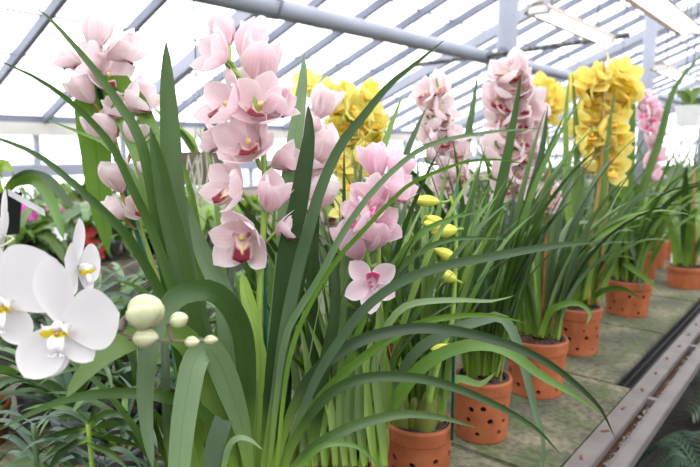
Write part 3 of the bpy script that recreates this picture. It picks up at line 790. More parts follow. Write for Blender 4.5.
for L in [([(190, 490), (190, 330), (165, 200), (140, 130), (118, 90), (92, 100), (96, 150), (100, 200), (109, 256)], .88, 1.0, 36, 'leaf_mid', 0, .1, 'blade'),
          ([(190, 490), (175, 300), (140, 190), (105, 144), (70, 129), (36, 115)], .88, .9, 8, 'leaf_mid'),
          ([(190, 490), (202, 330), (196, 220), (180, 160), (150, 128)], .9, 1.03, 10, 'leaf_mid'),
          ([(190, 490), (200, 350), (170, 262), (155, 240), (138, 236)], .9, .95, 11, 'leaf_dark'),
          ([(190, 490), (225, 330), (232, 270), (236, 230)], .9, 1.05, 11, 'leaf_grey'),
          ([(190, 490), (222, 300), (216, 200), (208, 155), (196, 130)], .9, 1.06, 8, 'leaf_light')]: leaf_px(Cp, *L)
bulk_leaves(Cp, (cC[0], cC[1], BZ+.14), 14, .25, .42, .012, .018, ['leaf_dark', 'leaf_mid'], .04, (AWAY+.3, 1.6), (5, 30), (20, 80))

# --- the row going back
def row_plant(px, d, R1, R0, H, label, seed, nl, hr, wr, spread=PI, mats=None, holes=True, group=GR, bend=(15, 95), nb=0, tilt=(2, 16), py=None):
    if py: q = PZ(px, py, BZ)+HF*R0; c = (q.x, q.y)
    else: c = centre(px, d)
    p = potted('potted_orchid', label, 'orchid', c, R1, R0, H, holes, seed, group)
    if nb: bulbs(p, c, BZ+H-.01, nb, R1*.6, .075 if nb > 5 else .045, seed, nb > 5)
    bulk_leaves(p, (c[0], c[1], BZ+H), nl, hr[0], hr[1], wr[0], wr[1], mats or ['leaf_dark', 'leaf_mid', 'leaf_mid', 'leaf_grey'], R1*.7, None if spread >= PI else (AWAY, spread), tilt, bend)
    return p, c
D1 = row_plant(423, 1.08, .064, .056, .14, 'orchid with long yellow-green buds in the nearest fully visible holed clay pot', 4, 64, (.28, .55), (.010, .016), nb=8, spread=2.3, mats=['leaf_dark', 'leaf_mid', 'leaf_mid', 'leaf_light'], tilt=(2, 12), bend=(8, 70))[0]
sD = stem_px(D1, [(428, 405), (434, 378), (444, 345), (452, 320), (456, 250), (455, 215), (450, 196)], 1.06, .006, r1=.45)
leaf_px(D1, [(430, 405), (433, 385), (437, 360), (440, 350)], 1.1, 1.1, 13, 'leaf_light', 0, .5, prof='broad', name='bract')
for x, y, ax, l, w in ((426, 201, (-1, .05, .2), 24, 11), (437, 227, (-.9, .25, .3), 28, 13), (444, 231, (-.9, -.1, .2), 24, 13), (436, 222, (-.8, .4, .2), 22, 11), (445, 254, (-.8, .35, .3), 22, 11), (445, 275, (-.85, .4, .3), 24, 12), (440, 348, (-.95, -.1, .3), 18, 8)):
    ellipsoid_bud(D1, P(x, y, 1.05), face(ax), l*1.22/FOC, w*1.2/FOC, 'bud', sD)
mesh_obj('stake', tube([P(452, 440, 1.1), P(457, 185, 1.1)], .003, 8), M['stake'], D1)
leaf_px(D1, [(432, 415), (455, 380), (480, 384), (496, 372)], 1.12, 1.15, 9, 'leaf_mid')

D2, c2 = row_plant(486, 1.40, .066, .057, .14, 'tall orchid with small pink blooms beside a dark stake, in the second holed clay pot', 5, 60, (.35, .66), (.014, .023), py=445, mats=['leaf_dark', 'leaf_dark', 'leaf_mid'], spread=2.4, bend=(8, 60), tilt=(2, 12))
s2 = stem_px(D2, [(482, 375), (474, 300), (462, 230), (452, 170), (445, 120), (436, 78)], 1.4, .005, r1=.5)
mesh_obj('stake', tube([P(478, 380, 1.41), P(452, 220, 1.41), P(428, 74, 1.41)], .0035, 8, 12), M['stake'], D2)
for x, y in ((424, 92), (438, 88), (430, 106), (443, 108), (446, 124), (432, 122), (430, 138), (446, 140), (455, 132), (458, 152), (445, 158), (436, 152), (451, 172), (460, 176), (444, 184), (455, 192)):
    flower(D2, x, y, 1.38, random.uniform(22, 27), (random.uniform(-.8, .8), random.uniform(.1, .8), random.uniform(.3, .9)), random.choice(('cup', 'half', 'cup')), PALE, 'pink', s2)
for L in [([(487, 370), (478, 310), (487, 250), (500, 190), (510, 140), (517, 100), (522, 70)], 1.38, 1.3, 14, 'leaf_dark'),
          ([(490, 375), (500, 300), (520, 240), (532, 190), (542, 150), (548, 104)], 1.4, 1.4, 12, 'leaf_dark'),
          ([(480, 375), (470, 320), (468, 260), (462, 200), (466, 150), (474, 100), (478, 72)], 1.45, 1.5, 13, 'leaf_dark'),
          ([(495, 375), (515, 310), (530, 250), (545, 197), (561, 164), (580, 142)], 1.42, 1.38, 12, 'leaf_dark')]: leaf_px(D2, *L)

D3, c3 = row_plant(543, 1.64, .079, .068, .15, 'pale pink orchid with dark red lips in the third holed clay pot, cane beside it', 6, 54, (.33, .62), (.013, .022), py=400, spread=2.3, mats=['leaf_dark', 'leaf_mid', 'leaf_grey'], bend=(15, 110))
s3 = stem_px(D3, [(540, 330), (532, 260), (522, 190), (515, 130), (509, 70)], 1.62, .005, r1=.5)
mesh_obj('cane', tube([P(541, 335, 1.62), P(546, 240, 1.62), P(548, 170, 1.62)], .006, 8, 10), M['cane'], D3)
for x, y in ((503, 72), (516, 70), (509, 86), (498, 98), (522, 88), (512, 104), (526, 104), (500, 116), (517, 120), (530, 120), (505, 134), (524, 138), (496, 150), (512, 154), (528, 154), (502, 170), (520, 172), (510, 186), (528, 186), (553, 192), (550, 204)):
    flower(D3, x, y, 1.6, random.uniform(25, 31)*(.65 if x > 540 else 1), (random.uniform(-.8, .8), random.uniform(0, .7), random.uniform(.3, .9)), random.choice(('cup', 'wide', 'cup')), PALE, 'pink', s3)
leaf_px(D3, [(545, 330), (556, 290), (580, 250), (625, 222), (660, 193)], 1.6, 1.55, 6, 'leaf_light')
leaf_px(D3, [(540, 335), (552, 310), (575, 303), (590, 312), (586, 326)], 1.58, 1.5, 7, 'leaf_mid')

D4, c4 = row_plant(582, 1.99, .078, .068, .149, 'orchid with the large spike of bright yellow blooms in the fourth holed clay pot', 7, 54, (.35, .65), (.014, .02), py=357, spread=2.0, mats=['leaf_dark', 'leaf_mid', 'leaf_grey', 'leaf_light'], bend=(15, 110))
s4 = stem_px(D4, [(588, 305), (592, 240), (599, 185), (603, 130), (604, 62)], 1.92, .007, 'stem_brown', r1=.6)
s4b = stem_px(D4, [(596, 305), (603, 240), (607, 180), (610, 100)], 1.93, .006, 'stem_brown', r1=.6)
mesh_obj('stake', tube([P(594, 310, 2.0), P(597, 120, 2.0)], .005, 8), M['stake'], D4)
for x, y in ((620, 68), (606, 72), (628, 74), (594, 78), (582, 86), (600, 88), (614, 86), (627, 92), (591, 98), (606, 102), (620, 106), (586, 112), (598, 118), (612, 120), (581, 124), (607, 130), (592, 134), (616, 136), (588, 146), (602, 150), (614, 152), (592, 160), (606, 162), (612, 168)):
    flower(D4, x, y, 1.95+random.uniform(-.03, .03), random.uniform(20, 25), (random.uniform(-.8, .8), random.uniform(-.1, .7), random.uniform(.4, 1)), random.choice(('cup', 'wide', 'wide')), YEL, 'yellow', s4, pedmat='stem_brown')
for L in [([(588, 300), (570, 220), (566, 150), (566, 110), (570, 72)], 1.95, 1.9, 8, 'leaf_light'), ([(586, 300), (575, 240), (577, 160), (575, 110), (572, 68)], 1.97, 1.95, 8, 'leaf_light'),
          ([(585, 300), (600, 230), (606, 160), (612, 110), (615, 88)], 1.9, 1.85, 7, 'leaf_light'), ([(600, 300), (625, 210), (632, 130), (634, 70)], 2.05, 2.1, 10, 'leaf_mid'),
          ([(590, 305), (600, 292), (622, 288), (641, 299)], 1.92, 1.8, 6, 'leaf_mid')]: leaf_px(D4, *L)

D5, c5 = row_plant(635, 2.46, .088, .073, .139, 'orchid with two pale pink blurred spikes in the widest holed clay pot', 8, 60, (.35, .7), (.016, .024), py=318, mats=['leaf_dark', 'leaf_mid', 'leaf_mid', 'leaf_light'], bend=(15, 110))
s5 = stem_px(D5, [(636, 270), (642, 220), (652, 170), (654, 130), (645, 92)], 2.44, .007, r1=.5)
for x, y in ((642, 96), (650, 104), (644, 112), (655, 116), (648, 126), (658, 130), (652, 142), (656, 154), (650, 164), (655, 176)):
    flower(D5, x, y, 2.42, random.uniform(15, 19), (random.uniform(-.8, .8), random.uniform(0, .7), random.uniform(.3, .9)), random.choice(('cup', 'half')), PINK2, 'rose', s5)
for L in [([(630, 270), (640, 200), (660, 140), (674, 90), (705, 50)], 2.4, 2.3, 9, 'leaf_mid'), ([(635, 270), (610, 262), (595, 263)], 2.4, 2.3, 8, 'leaf_mid'), ([(632, 268), (628, 230), (634, 250), (640, 275), (641, 292)], 2.4, 2.25, 8, 'leaf_dark'),
          ([(625, 272), (622, 262), (641, 275), (660, 291)], 2.4, 2.2, 7, 'leaf_mid')]: leaf_px(D5, *L)

# small red clay pots and plants at the right edge, farther along the bench
GF = 'potted plants farther along the bench'
for px, d, R1, R0, H, lab, nl, hr, wr in (
        (692, 2.78, .082, .07, .10, 'leafy plant with tall broad leaves in the low red clay pot at the right edge', 12, (.3, .55), (.03, .05)),
        (657, 3.25, .075, .058, .15, 'strap-leaved orchid in the plain tapered clay pot right of the widest holed pot', 22, (.3, .6), (.018, .026)),
        (678, 3.5, .07, .06, .12, 'strap-leaved orchid in the small red clay pot with a white tag', 20, (.3, .55), (.018, .026)),
        (695, 4.1, .08, .07, .14, 'dark leaved orchid in a clay pot far along the bench at the right edge', 26, (.35, .7), (.02, .03))):
    q, _ = row_plant(px, d, R1, R0, H, lab, int(d*10), nl, hr, wr, holes=False, group=GF, nb=0, mats=['leaf_dark', 'leaf_mid', 'leaf_light'])
    if px == 678:
        mesh_obj('plant_tag', box(P(672, 262, 3.4)-V((.006, .006, .05)), P(672, 262, 3.4)+V((.006, .006, .05))), M['white_plastic'], q, False)
    if px == 692:
        mesh_obj('cane', tube([P(695, 290, 2.78), P(694, 170, 2.78)], .006, 8), M['cane'], q)

# second row: yellow spikes and leafy plants behind
GB = 'orchids in the second row'
E1, _ = row_plant(352, 1.50, .066, .057, .14, 'orchid with soft yellow blooms behind the two front pink spikes', 11, 26, (.3, .5), (.012, .018), group=GB, nb=0, spread=2.4)
sE = stem_px(E1, [(352, 400), (352, 300), (352, 200), (352, 95)], 1.5, .006)
for x, y in ((350, 92), (368, 95), (338, 104), (356, 108), (374, 110), (344, 122), (362, 124), (378, 124), (336, 132), (352, 138), (370, 140), (344, 152), (360, 156), (380, 142), (350, 166), (338, 160), (366, 170), (306, 84), (330, 98), (352, 182), (345, 205), (356, 220)):
    flower(E1, x, y, 1.48+random.uniform(-.03, .03), random.uniform(22, 28), (random.uniform(-.8, .8), random.uniform(0, .7), random.uniform(.4, 1)), random.choice(('cup', 'wide', 'half')), YEL2, 'yellow', sE)
E2, _ = row_plant(552, 2.35, .07, .06, .14, 'orchid with a small yellow cluster showing between the pale pink and the bright yellow spikes', 12, 30, (.35, .6), (.014, .02), group=GB, nb=0)
sE = stem_px(E2, [(552, 300), (550, 200), (546, 85)], 2.35, .006)
for x, y in ((540, 88), (548, 96), (544, 104), (552, 106), (538, 98), (556, 98), (549, 114)):
    flower(E2, x, y, 2.33, random.uniform(16, 20), (random.uniform(-.8, .8), random.uniform(0, .7), random.uniform(.4, 1)), 'wide', YEL, 'yellow', sE)
for px, d, lab, nl, hr in ((405, 1.85, 'leafy orchid without flowers behind the yellow-green buds', 34, (.3, .62)), (470, 1.95, 'leafy orchid without flowers behind the tall dark stake', 36, (.35, .66)),
                           (510, 2.3, 'leafy orchid without flowers behind the pale pink spike', 34, (.4, .66)), (605, 2.75, 'leafy orchid without flowers behind the bright yellow spike', 34, (.4, .7)),
                           (648, 3.0, 'leafy orchid without flowers behind the widest holed pot', 30, (.4, .7)), (250, 1.55, 'leafy orchid without flowers behind the tall front spike', 16, (.22, .34))):
    row_plant(px, d, .066, .057, .14, lab, int(px), nl, hr, (.014, .021), group=GB, nb=0, holes=False)

# ------------------------------------------------------------------ the white moth orchid at left
cM = centre(-75, .80)
MO = potted('moth_orchid', 'white moth orchid with large round petals and green buds at lower left', 'orchid', cM, .06, .05, .11, False, 21)
for a, L in ((.2, .2), (1.4, .17), (2.6, .2), (3.9, .18), (5.2, .2)):
    b = V((cM[0], cM[1], BZ+.11)); dd = V((math.cos(a), math.sin(a), 0))
    bm = bmesh.new(); add_leaf(bm, [b, b+dd*L*.4+V((0, 0, .05)), b+dd*L*.8+V((0, 0, .05)), b+dd*L+V((0, 0, .015))], .06, V((0, 0, 1)), .15, prof='broad')
    mesh_obj('leaf', bm, M['leaf_dark'], MO)
dM = .60
b0 = V((cM[0], cM[1], BZ+.11))
pathM = [b0, b0+V((.01, .0, .2)), P(-60, 270, .68), P(-25, 262, dM+.035), P(20, 300, dM+.03), P(62, 322, dM+.02), P(108, 327, dM), P(126, 335, dM), P(150, 340, dM), P(182, 341, dM), P(214, 340, dM)]
mesh_obj('flower_stem', tube(catmull(pathM, 70), lambda v: .0021-.0008*v, 8), M['stem_dark'], MO)
stM = catmull(pathM, 120)
WHITE = srgb(236, 234, 232)[:3]; WB = srgb(224, 220, 224)[:3]
def moth(px, py, d, Lpx, f, parts, lip=True):
    Lw = Lpx*d/FOC; z = face(f); x = U.cross(z).normalized(); y = z.cross(x)
    bm = bmesh.new(); uvl = bm.loops.layers.uv.verify(); cl = bm.verts.layers.float_color.new('Col')
    for ang, L, W, a0, a1, back in parts:
        n0 = len(bm.verts)
        petal(bm, math.radians(ang), L, W, a0, a1, .12 if W > .7 else .2, WB, WHITE, .0, uvl, cl, .56 if W > .7 else .55, nu=16, nv=13)
        bm.verts.ensure_lookup_table()
        for v in list(bm.verts)[n0:]: v.co.z -= back
    me = bpy.data.meshes.new('flower'); bm.to_mesh(me); bm.free(); me.materials.append(M['petal_white'])
    for p in me.polygons: p.use_smooth = True
    o0 = P(px, py, d)
    fl = bpy.data.objects.new('flower', me); place(fl, MO)
    m = Matrix(((x.x, y.x, z.x, 0), (x.y, y.y, z.y, 0), (x.z, y.z, z.z, 0), (0, 0, 0, 1)))
    fl.matrix_local = Matrix.Translation(o0-wpos(MO)) @ m @ Matrix.Scale(Lw, 4)
    if lip:
        bm = bmesh.new(); cl = bm.verts.layers.float_color.new('Col')
        def blob(c, r, s, colr):
            k = len(bm.verts)
            bmesh.ops.create_uvsphere(bm, u_segments=14, v_segments=10, radius=r, matrix=Matrix.Translation(c) @ Matrix.Diagonal((*s, 1)))
            bm.verts.ensure_lookup_table()
            for v in list(bm.verts)[k:]: v[cl] = colr
        W4, Y4, O4 = (*WHITE, 1), srgb(226, 206, 40), srgb(206, 112, 30)
        for s in (-1, 1):                              # side lobes
            k = len(bm.verts); uvq = bm.loops.layers.uv.verify()
            add_leaf(bm, [V((s*.03, -.08, .05)), V((s*.16, -.06, .17)), V((s*.20, .0, .27)), V((s*.12, .05, .34))], .2, V((s, 0, .2)), .3, n=8, prof='broad')
            bm.verts.ensure_lookup_table()
            for v in list(bm.verts)[k:]: v[cl] = Y4 if v.co.y < -.03 else W4
        blob((0, -.10, .13), .075, (1, 1, .9), Y4); blob((0, -.09, .2), .035, (1, .8, 1), O4)
        k = len(bm.verts)
        add_leaf(bm, [V((0, -.08, .1)), V((0, -.2, .2)), V((0, -.34, .2)), V((0, -.42, .13))], .26, V((0, 0, 1)), .3, n=10, prof='lance')
        bm.verts.ensure_lookup_table()
        for v in list(bm.verts)[k:]: v[cl] = Y4 if v.co.y > -.2 else W4
        for s in (-1, 1): add_tube(bm, [V((s*.02, -.4, .14)), V((s*.07, -.46, .2)), V((s*.12, -.42, .25))], .012, 6, 8)
        for v in bm.verts:
            if v[cl][3] == 0: v[cl] = W4
        me = bpy.data.meshes.new('lip'); bm.to_mesh(me); bm.free(); me.materials.append(M['lip'])
        for p in me.polygons: p.use_smooth = True
        place(bpy.data.objects.new('lip', me), fl)
        bm = bmesh.new(); cl = bm.verts.layers.float_color.new('Col')
        bmesh.ops.create_uvsphere(bm, u_segments=16, v_segments=12, radius=.085, matrix=Matrix.Translation((0, .02, .16)) @ Matrix.Diagonal((1, 1.05, 1.5, 1)))
        for v in bm.verts: v[cl] = W4
        me = bpy.data.meshes.new('column'); bm.to_mesh(me); bm.free(); me.materials.append(M['lip'])
        for p in me.polygons: p.use_smooth = True
        place(bpy.data.objects.new('column', me), fl)
    e = near_on(stM, o0)
    bm = tube([o0-z*.002, o0-z*.012, (o0-z*.014+e)/2, e], .0014, 7, 10)
    bmesh.ops.transform(bm, matrix=(Matrix.Translation(o0) @ m @ Matrix.Scale(Lw, 4)).inverted(), verts=bm.verts)
    mesh_obj('pedicel', bm, M['phal_bud'], fl, world=False)
moth(62, 326, .585, 62, (.05, -.02, 1), ((98, 1.1, .62, 4, 12, .03), (-48, .72, .5, 2, 10, .03), (258, .8, .46, 0, 6, .05), (13, .96, 1.0, 2, 16, 0), (236, .92, .74, 2, 16, 0)))
moth(3, 302, .60, 66, (.15, .0, 1), ((112, 1.1, .6, 0, 8, .03), (-62, .7, .5, 0, 10, .03), (236, .8, .5, 0, 8, .05), (38, 1.0, 1.15, 2, 14, 0), (172, 1.0, 1.1, 2, 14, 0)))
moth(78, 268, .66, 44, (.99, .05, .0), ((95, 1.1, .62, 0, 16, .03), (-40, .8, .5, 0, 10, .03), (220, .8, .5, 0, 10, .03), (10, .9, .9, 2, 14, 0), (165, .9, .9, 2, 14, 0)))
moth(2, 236, .66, 42, (-.85, .2, .25), ((80, 1.1, .5, 0, 16, .03), (-40, .8, .5, 0, 10, .03), (220, .8, .5, 0, 10, .03), (10, .9, .9, 2, 14, 0), (165, .9, .9, 2, 14, 0)))
for x, y, ax, l, w in ((146, 312, (.55, .2, .3), 43, 38), (146, 338, (.9, .1, .35), 29, 21), (179, 320, (.7, .3, .3), 21, 17), (192, 342, (.9, .05, .3), 16, 12), (211, 340, (1, .1, .2), 14, 10)):
    ellipsoid_bud(MO, P(x, y, dM-.008), face(ax), l*dM/FOC, w*dM/FOC, 'phal_bud', stM, pedmat='stem_dark')

# ------------------------------------------------------------------ hanging pots
def hanging(c, r, h, mat, label, name='hanging_orchid', hook=None, side=True):
    root = empty(name, c); tag(root, label, 'orchid', None); c = V(c)
    bm = bmesh.new(); k = r*.8
    pr = ((k, 0), (r, h), (r*.93, h), (k*.9, .01))
    rings = [[bm.verts.new(c+V((sx*a, sy*a, z))) for sx, sy in ((-1, -1), (1, -1), (1, 1), (-1, 1))] for a, z in pr]
    for a, b in zip(rings, rings[1:]):
        for i in range(4): bm.faces.new((a[i], a[(i+1) % 4], b[(i+1) % 4], b[i]))
    bm.faces.new(rings[0][::-1]); bm.faces.new(rings[-1])
    mesh_obj('basket', bm, M[mat], root, False)
    mesh_obj('bark', bark_disc(c, r*.85, c.z+h-.008, 5), M['bark'], root, False)
    top = hook or zr(c.x)-.08
    for sx, sy in ((-1, -1), (1, -1), (1, 1), (-1, 1)):
        mesh_obj('hanger', tube([c+V((sx*r*.95, sy*r*.95, h-.004)), V((c.x, c.y, c.z+h+.22))], .0012, 6), M['wire'], root)
    mesh_obj('hanging_wire', tube([V((c.x, c.y, c.z+h+.22)), V((c.x, c.y, top))], .0022, 6), M['wire'], root)
    return root
q = P(-4, 234, 1.45)
H1 = hanging((q.x, q.y, q.z), .048, .10, 'black_plastic', 'orchid in a square black pot hung on a wire at the left edge, white tag')
for L in [([(5, 192), (12, 183), (28, 176), (46, 180), (60, 193), (73, 210)], 1.45, 1.35, 13, 'leaf_dark', 20), ([(8, 193), (16, 183), (34, 180), (48, 194), (57, 215), (64, 240)], 1.42, 1.3, 12, 'leaf_mid', -20), ([(2, 192), (-6, 175), (2, 164), (14, 172)], 1.45, 1.4, 12, 'leaf_light')]:
    leaf_px(H1, *L, prof='broad')
a, b = P(8, 192, 1.36), P(45, 213, 1.36)
bm = bmesh.new(); up = V((0, 0, .008)); vs = [bm.verts.new(p) for p in (a+up, b+up, b-up, a-up)]; bm.faces.new(vs)
bmesh.ops.solidify(bm, geom=bm.faces[:], thickness=.001)
mesh_obj('plant_tag', bm, M['white_plastic'], H1, False)
q = P(200, 184, 1.9)
H2 = hanging((q.x, q.y, q.z), .055, .10, 'wood', 'orchid in a brown hanging basket with dangling pale roots between two pink spikes')
for i in range(9):
    x = random.uniform(186, 214); leaf_px(H2, [(x, random.uniform(150, 160)), (x+random.uniform(-6, 6), 180), (x+random.uniform(-10, 10), random.uniform(195, 225))], 1.8, 1.8, 1.5, 'root', name='aerial_root', prof='flat')
for L in [([(200, 158), (190, 140), (170, 122), (150, 105)], 1.88, 1.8, 8, 'leaf_light'), ([(202, 158), (215, 140), (228, 150), (235, 172)], 1.88, 1.8, 8, 'leaf_dark'), ([(198, 158), (180, 132), (160, 128)], 1.85, 1.8, 7, 'leaf_mid'), ([(203, 156), (206, 130), (222, 118), (238, 140)], 1.88, 1.8, 4, 'leaf_dark')]: leaf_px(H2, *L)
q = P(689, 126, 3.0)
H3 = hanging((q.x, q.y, q.z), .06, .10, 'white_plastic', 'plant in a white pot hanging from a pale hook at the right edge')
for L in [([(689, 106), (684, 96), (676, 92)], 3, 3, 9, 'leaf_light'), ([(689, 106), (693, 94), (702, 88)], 3, 3, 9, 'leaf_light'), ([(689, 106), (688, 96), (686, 88)], 3, 3, 9, 'leaf_light'), ([(690, 106), (698, 102), (704, 108)], 3, 3, 9, 'leaf_mid')]: leaf_px(H3, *L, prof='broad')

# ------------------------------------------------------------------ small plants on the left of the bench
GS = 'small plants left of the orchids on the bench'
def small_pot(name, label, cat, px, py, z, R1, R0, H, mat, group=GS):
    p = PZ(px, py, z); root = empty(name, (p.x, p.y, BZ)); tag(root, label, cat, group)
    prof = [(.01, 0), (R0, 0), (R1*.97, H*.86), (R1, H*.87), (R1, H), (R1*.92, H), (R1*.88, H*.8), (R0*.9, .006), (.01, .006)]
    mesh_obj('pot', lathe(prof, (p.x, p.y, BZ), 36), M[mat], root)
    mesh_obj('bark', bark_disc(p, R1*.89, BZ+H*.85, int(px)), M['bark'], root, False)
    return root, V((p.x, p.y, BZ+H*.85))
r, c = small_pot('potted_orchid', 'strap-leaved seedling in the round grey pot under the orchid buds', 'orchid', 118, 445, BZ+.10, .046, .038, .10, 'grey_plastic')
bulk_leaves(r, c, 12, .12, .22, .010, .016, ['leaf_dark', 'leaf_blue', 'leaf_mid'], .02, None, (15, 50), (40, 110))
r, c = small_pot('potted_orchid', 'strap-leaved seedling in the grey pot left of the tall front orchid', 'orchid', 170, 449, BZ+.10, .046, .038, .10, 'grey_plastic')
bulk_leaves(r, c, 12, .12, .24, .010, .016, ['leaf_dark', 'leaf_blue', 'leaf_grey'], .02, None, (15, 50), (40, 110))
r, c = small_pot('potted_orchid', 'small orchid in a clay pot at the lower left edge', 'orchid', -20, 404, BZ+.09, .06, .048, .09, 'terracotta')
bulk_leaves(r, c, 10, .10, .2, .012, .02, ['leaf_dark', 'leaf_mid'], .02, None, (15, 50), (40, 110))
r, c = small_pot('potted_orchid', 'broad-leaved orchid in a grey pot below the white moth flowers', 'orchid', 38, 386, BZ+.09, .05, .042, .09, 'grey_plastic')
for a, L in ((.0, .17), (.9, .16), (1.9, .18), (3.0, .15), (4.2, .17), (5.2, .18)):
    dd = V((math.cos(a), math.sin(a), 0)); bm = bmesh.new()
    add_leaf(bm, [c, c+dd*L*.4+V((0, 0, .06)), c+dd*L*.8+V((0, 0, .06)), c+dd*L+V((0, 0, .02))], .055, V((0, 0, 1)), .15, prof='broad'); mesh_obj('leaf', bm, M['leaf_mid'], r)
for px, py, lab, n, m in ((78, 410, 'leafy orchid with arching strap leaves in a grey pot behind the grey-potted seedlings', 24, 'grey_plastic'), (140, 400, 'dense strap-leaved orchid in a dark pot behind the orchid buds', 26, 'black_plastic'), (195, 395, 'strap-leaved orchid in a dark pot half hidden by the tall front orchid', 22, 'black_plastic'), (90, 362, 'strap-leaved orchid in a dark pot at the far edge of the bench', 44, 'black_plastic'), (135, 356, 'pale strap-leaved orchid between the two at the far edge of the bench', 44, 'grey_plastic'), (44, 366, 'strap-leaved orchid at the far edge of the bench behind the moth flowers', 40, 'black_plastic'), (180, 352, 'strap-leaved orchid in a grey pot at the far edge of the bench', 44, 'grey_plastic')):
    r, c = small_pot('potted_orchid', lab, 'orchid', px, py, BZ+.1, .055, .045, .10, m)
    bulk_leaves(r, c, n, .16, .34 if n < 40 else .46, .012, .02, ['leaf_mid', 'leaf_grey', 'leaf_dark', 'leaf_blue'], .02, None, (10, 45), (40, 110))
def vanda(px, py, d, hpx, label, n, lw, mat, stm):
    top = P(px, py, d); foot = PZ(px-2, py+hpx, BZ+.08) if False else None
    r = empty('potted_orchid', (top.x, top.y, BZ)); tag(r, label, 'orchid', GS)
    mesh_obj('pot', lathe([(.01, 0), (.03, 0), (.036, .06), (.036, .065), (.032, .065), (.027, .006), (.01, .006)], (top.x, top.y, BZ), 28), M['grey_plastic'], r)
    mesh_obj('bark', bark_disc(top, .03, BZ+.055, 3), M['bark'], r, False)
    b = V((top.x, top.y, BZ+.055))
    mesh_obj('stem', tube([b, (b+top)/2+V((.004, 0, 0)), top], .0038, 8, 8), M[stm], r)
    for k in range(n):
        u = 1-k/n*.75; p = b.lerp(top, u); s = 1 if k % 2 else -1; L = random.uniform(.09, .12)*(1 if k > 1 else .7)
        dd = (R*s+F*random.uniform(-.6, .6)).normalized()
        bm = bmesh.new(); add_leaf(bm, [p, p+dd*L*.4+V((0, 0, L*.28)), p+dd*L*.75+V((0, 0, L*.25)), p+dd*L+V((0, 0, L*.02))], lw, V((0, 0, 1)), .35, prof='lance'); mesh_obj('leaf', bm, M[mat], r)
    return r
vanda(33, 424, .93, 60, 'dark green two-ranked orchid stem at the lower left corner', 12, .013, 'leaf_blue', 'leaf_blue')
VD = vanda(88, 424, .90, 60, 'orchid with a bright green knobbly stem and whorled dark leaves, lower left', 11, .013, 'leaf_blue', 'stem')
for L in [([(88, 425), (76, 417), (57, 417)], 7), ([(88, 425), (104, 414), (130, 412)], 7), ([(88, 428), (70, 430), (40, 440)], 8), ([(88, 428), (110, 424), (150, 428)], 8), ([(88, 430), (72, 438), (46, 456)], 8), ([(88, 432), (108, 436), (140, 446)], 8), ([(88, 425), (94, 416), (106, 420)], 6), ([(88, 440), (66, 448), (48, 470)], 8), ([(88, 444), (110, 452), (128, 468)], 8)]:
    leaf_px(VD, L[0], .90, .90+random.uniform(-.06, .06), L[1], 'leaf_dark', random.uniform(-50, 50), .35, 'lance')

# ------------------------------------------------------------------ plants on the far benches (seen between the front ones)
def far_plant(px, bx, kind, label, group, n=None, flat=None):
    u = (px-350)/FOC; dX = HF.x+u*R.x; t = bx/dX; y = t*(HF.y+u*R.y)
    c = V((bx, y, BZ)); r = empty('potted_plant', c); tag(r, label, 'plant', group)
    rnd = random.Random(int(px*7+bx*100)); sc = 1.0
    mesh_obj('pot', lathe([(.01, 0), (.045, 0), (.062, .1), (.066, .1), (.066, .12), (.06, .12), (.055, .1), (.04, .01), (.01, .01)], c, 24), M[rnd.choice(('terracotta', 'grey_plastic', 'black_plastic'))], r)
    bm = bmesh.new(); nl = n or 44
    for k in range(nl):
        a = rnd.uniform(0, 2*PI); d = V((math.cos(a), math.sin(a), 0)); L = rnd.uniform(.14, .3); h = rnd.uniform(.0, 1.0)
        p0 = c+V((0, 0, .11))+d*.02
        w = {'broad': rnd.uniform(.05, .085), 'strap': rnd.uniform(.018, .028), 'bloom': rnd.uniform(.04, .06)}[kind]
        add_leaf(bm, [p0, p0+d*L*.3+V((0, 0, L*h*.6)), p0+d*L*.7+V((0, 0, L*h*.8)), p0+d*L+V((0, 0, L*(h-.55)*.9))], w, V((0, 0, 1)), .2, rnd.uniform(-30, 30), n=8, prof='strap' if kind == 'strap' else 'lance')
    mesh_obj('foliage', bm, M[rnd.choice(('leaf_mid', 'leaf_light', 'leaf_grey', 'leaf_light'))], r)
    mesh_obj('bark', bark_disc(c, .055, BZ+.1, 4), M['bark'], r, False)
    return r, c
def rosette(r, px, py, d, s, mat, n=6, name='bloom'):
    o = P(px, py, d); bm = bmesh.new(); z = (CAM-o).normalized(); x = U.cross(z).normalized(); y = z.cross(x)
    for k in range(n):
        a = 2*PI*k/n+.3; dd = x*math.cos(a)+y*math.sin(a)
        add_leaf(bm, [o, o+dd*s*.5+z*s*.15, o+dd*s+z*s*.1], s*.6, z, .2, n=6, prof='lance')
    o2 = mesh_obj(name, bm, M[mat], r)
    bm = tube([V(r.location)+V((0, 0, .1)), V(r.location).lerp(o, .6)+V((0, 0, .05)), o], .004, 6, 8)
    mesh_obj('flower_stem', bm, M['stem'], r)
G2 = 'plants on the middle bench'
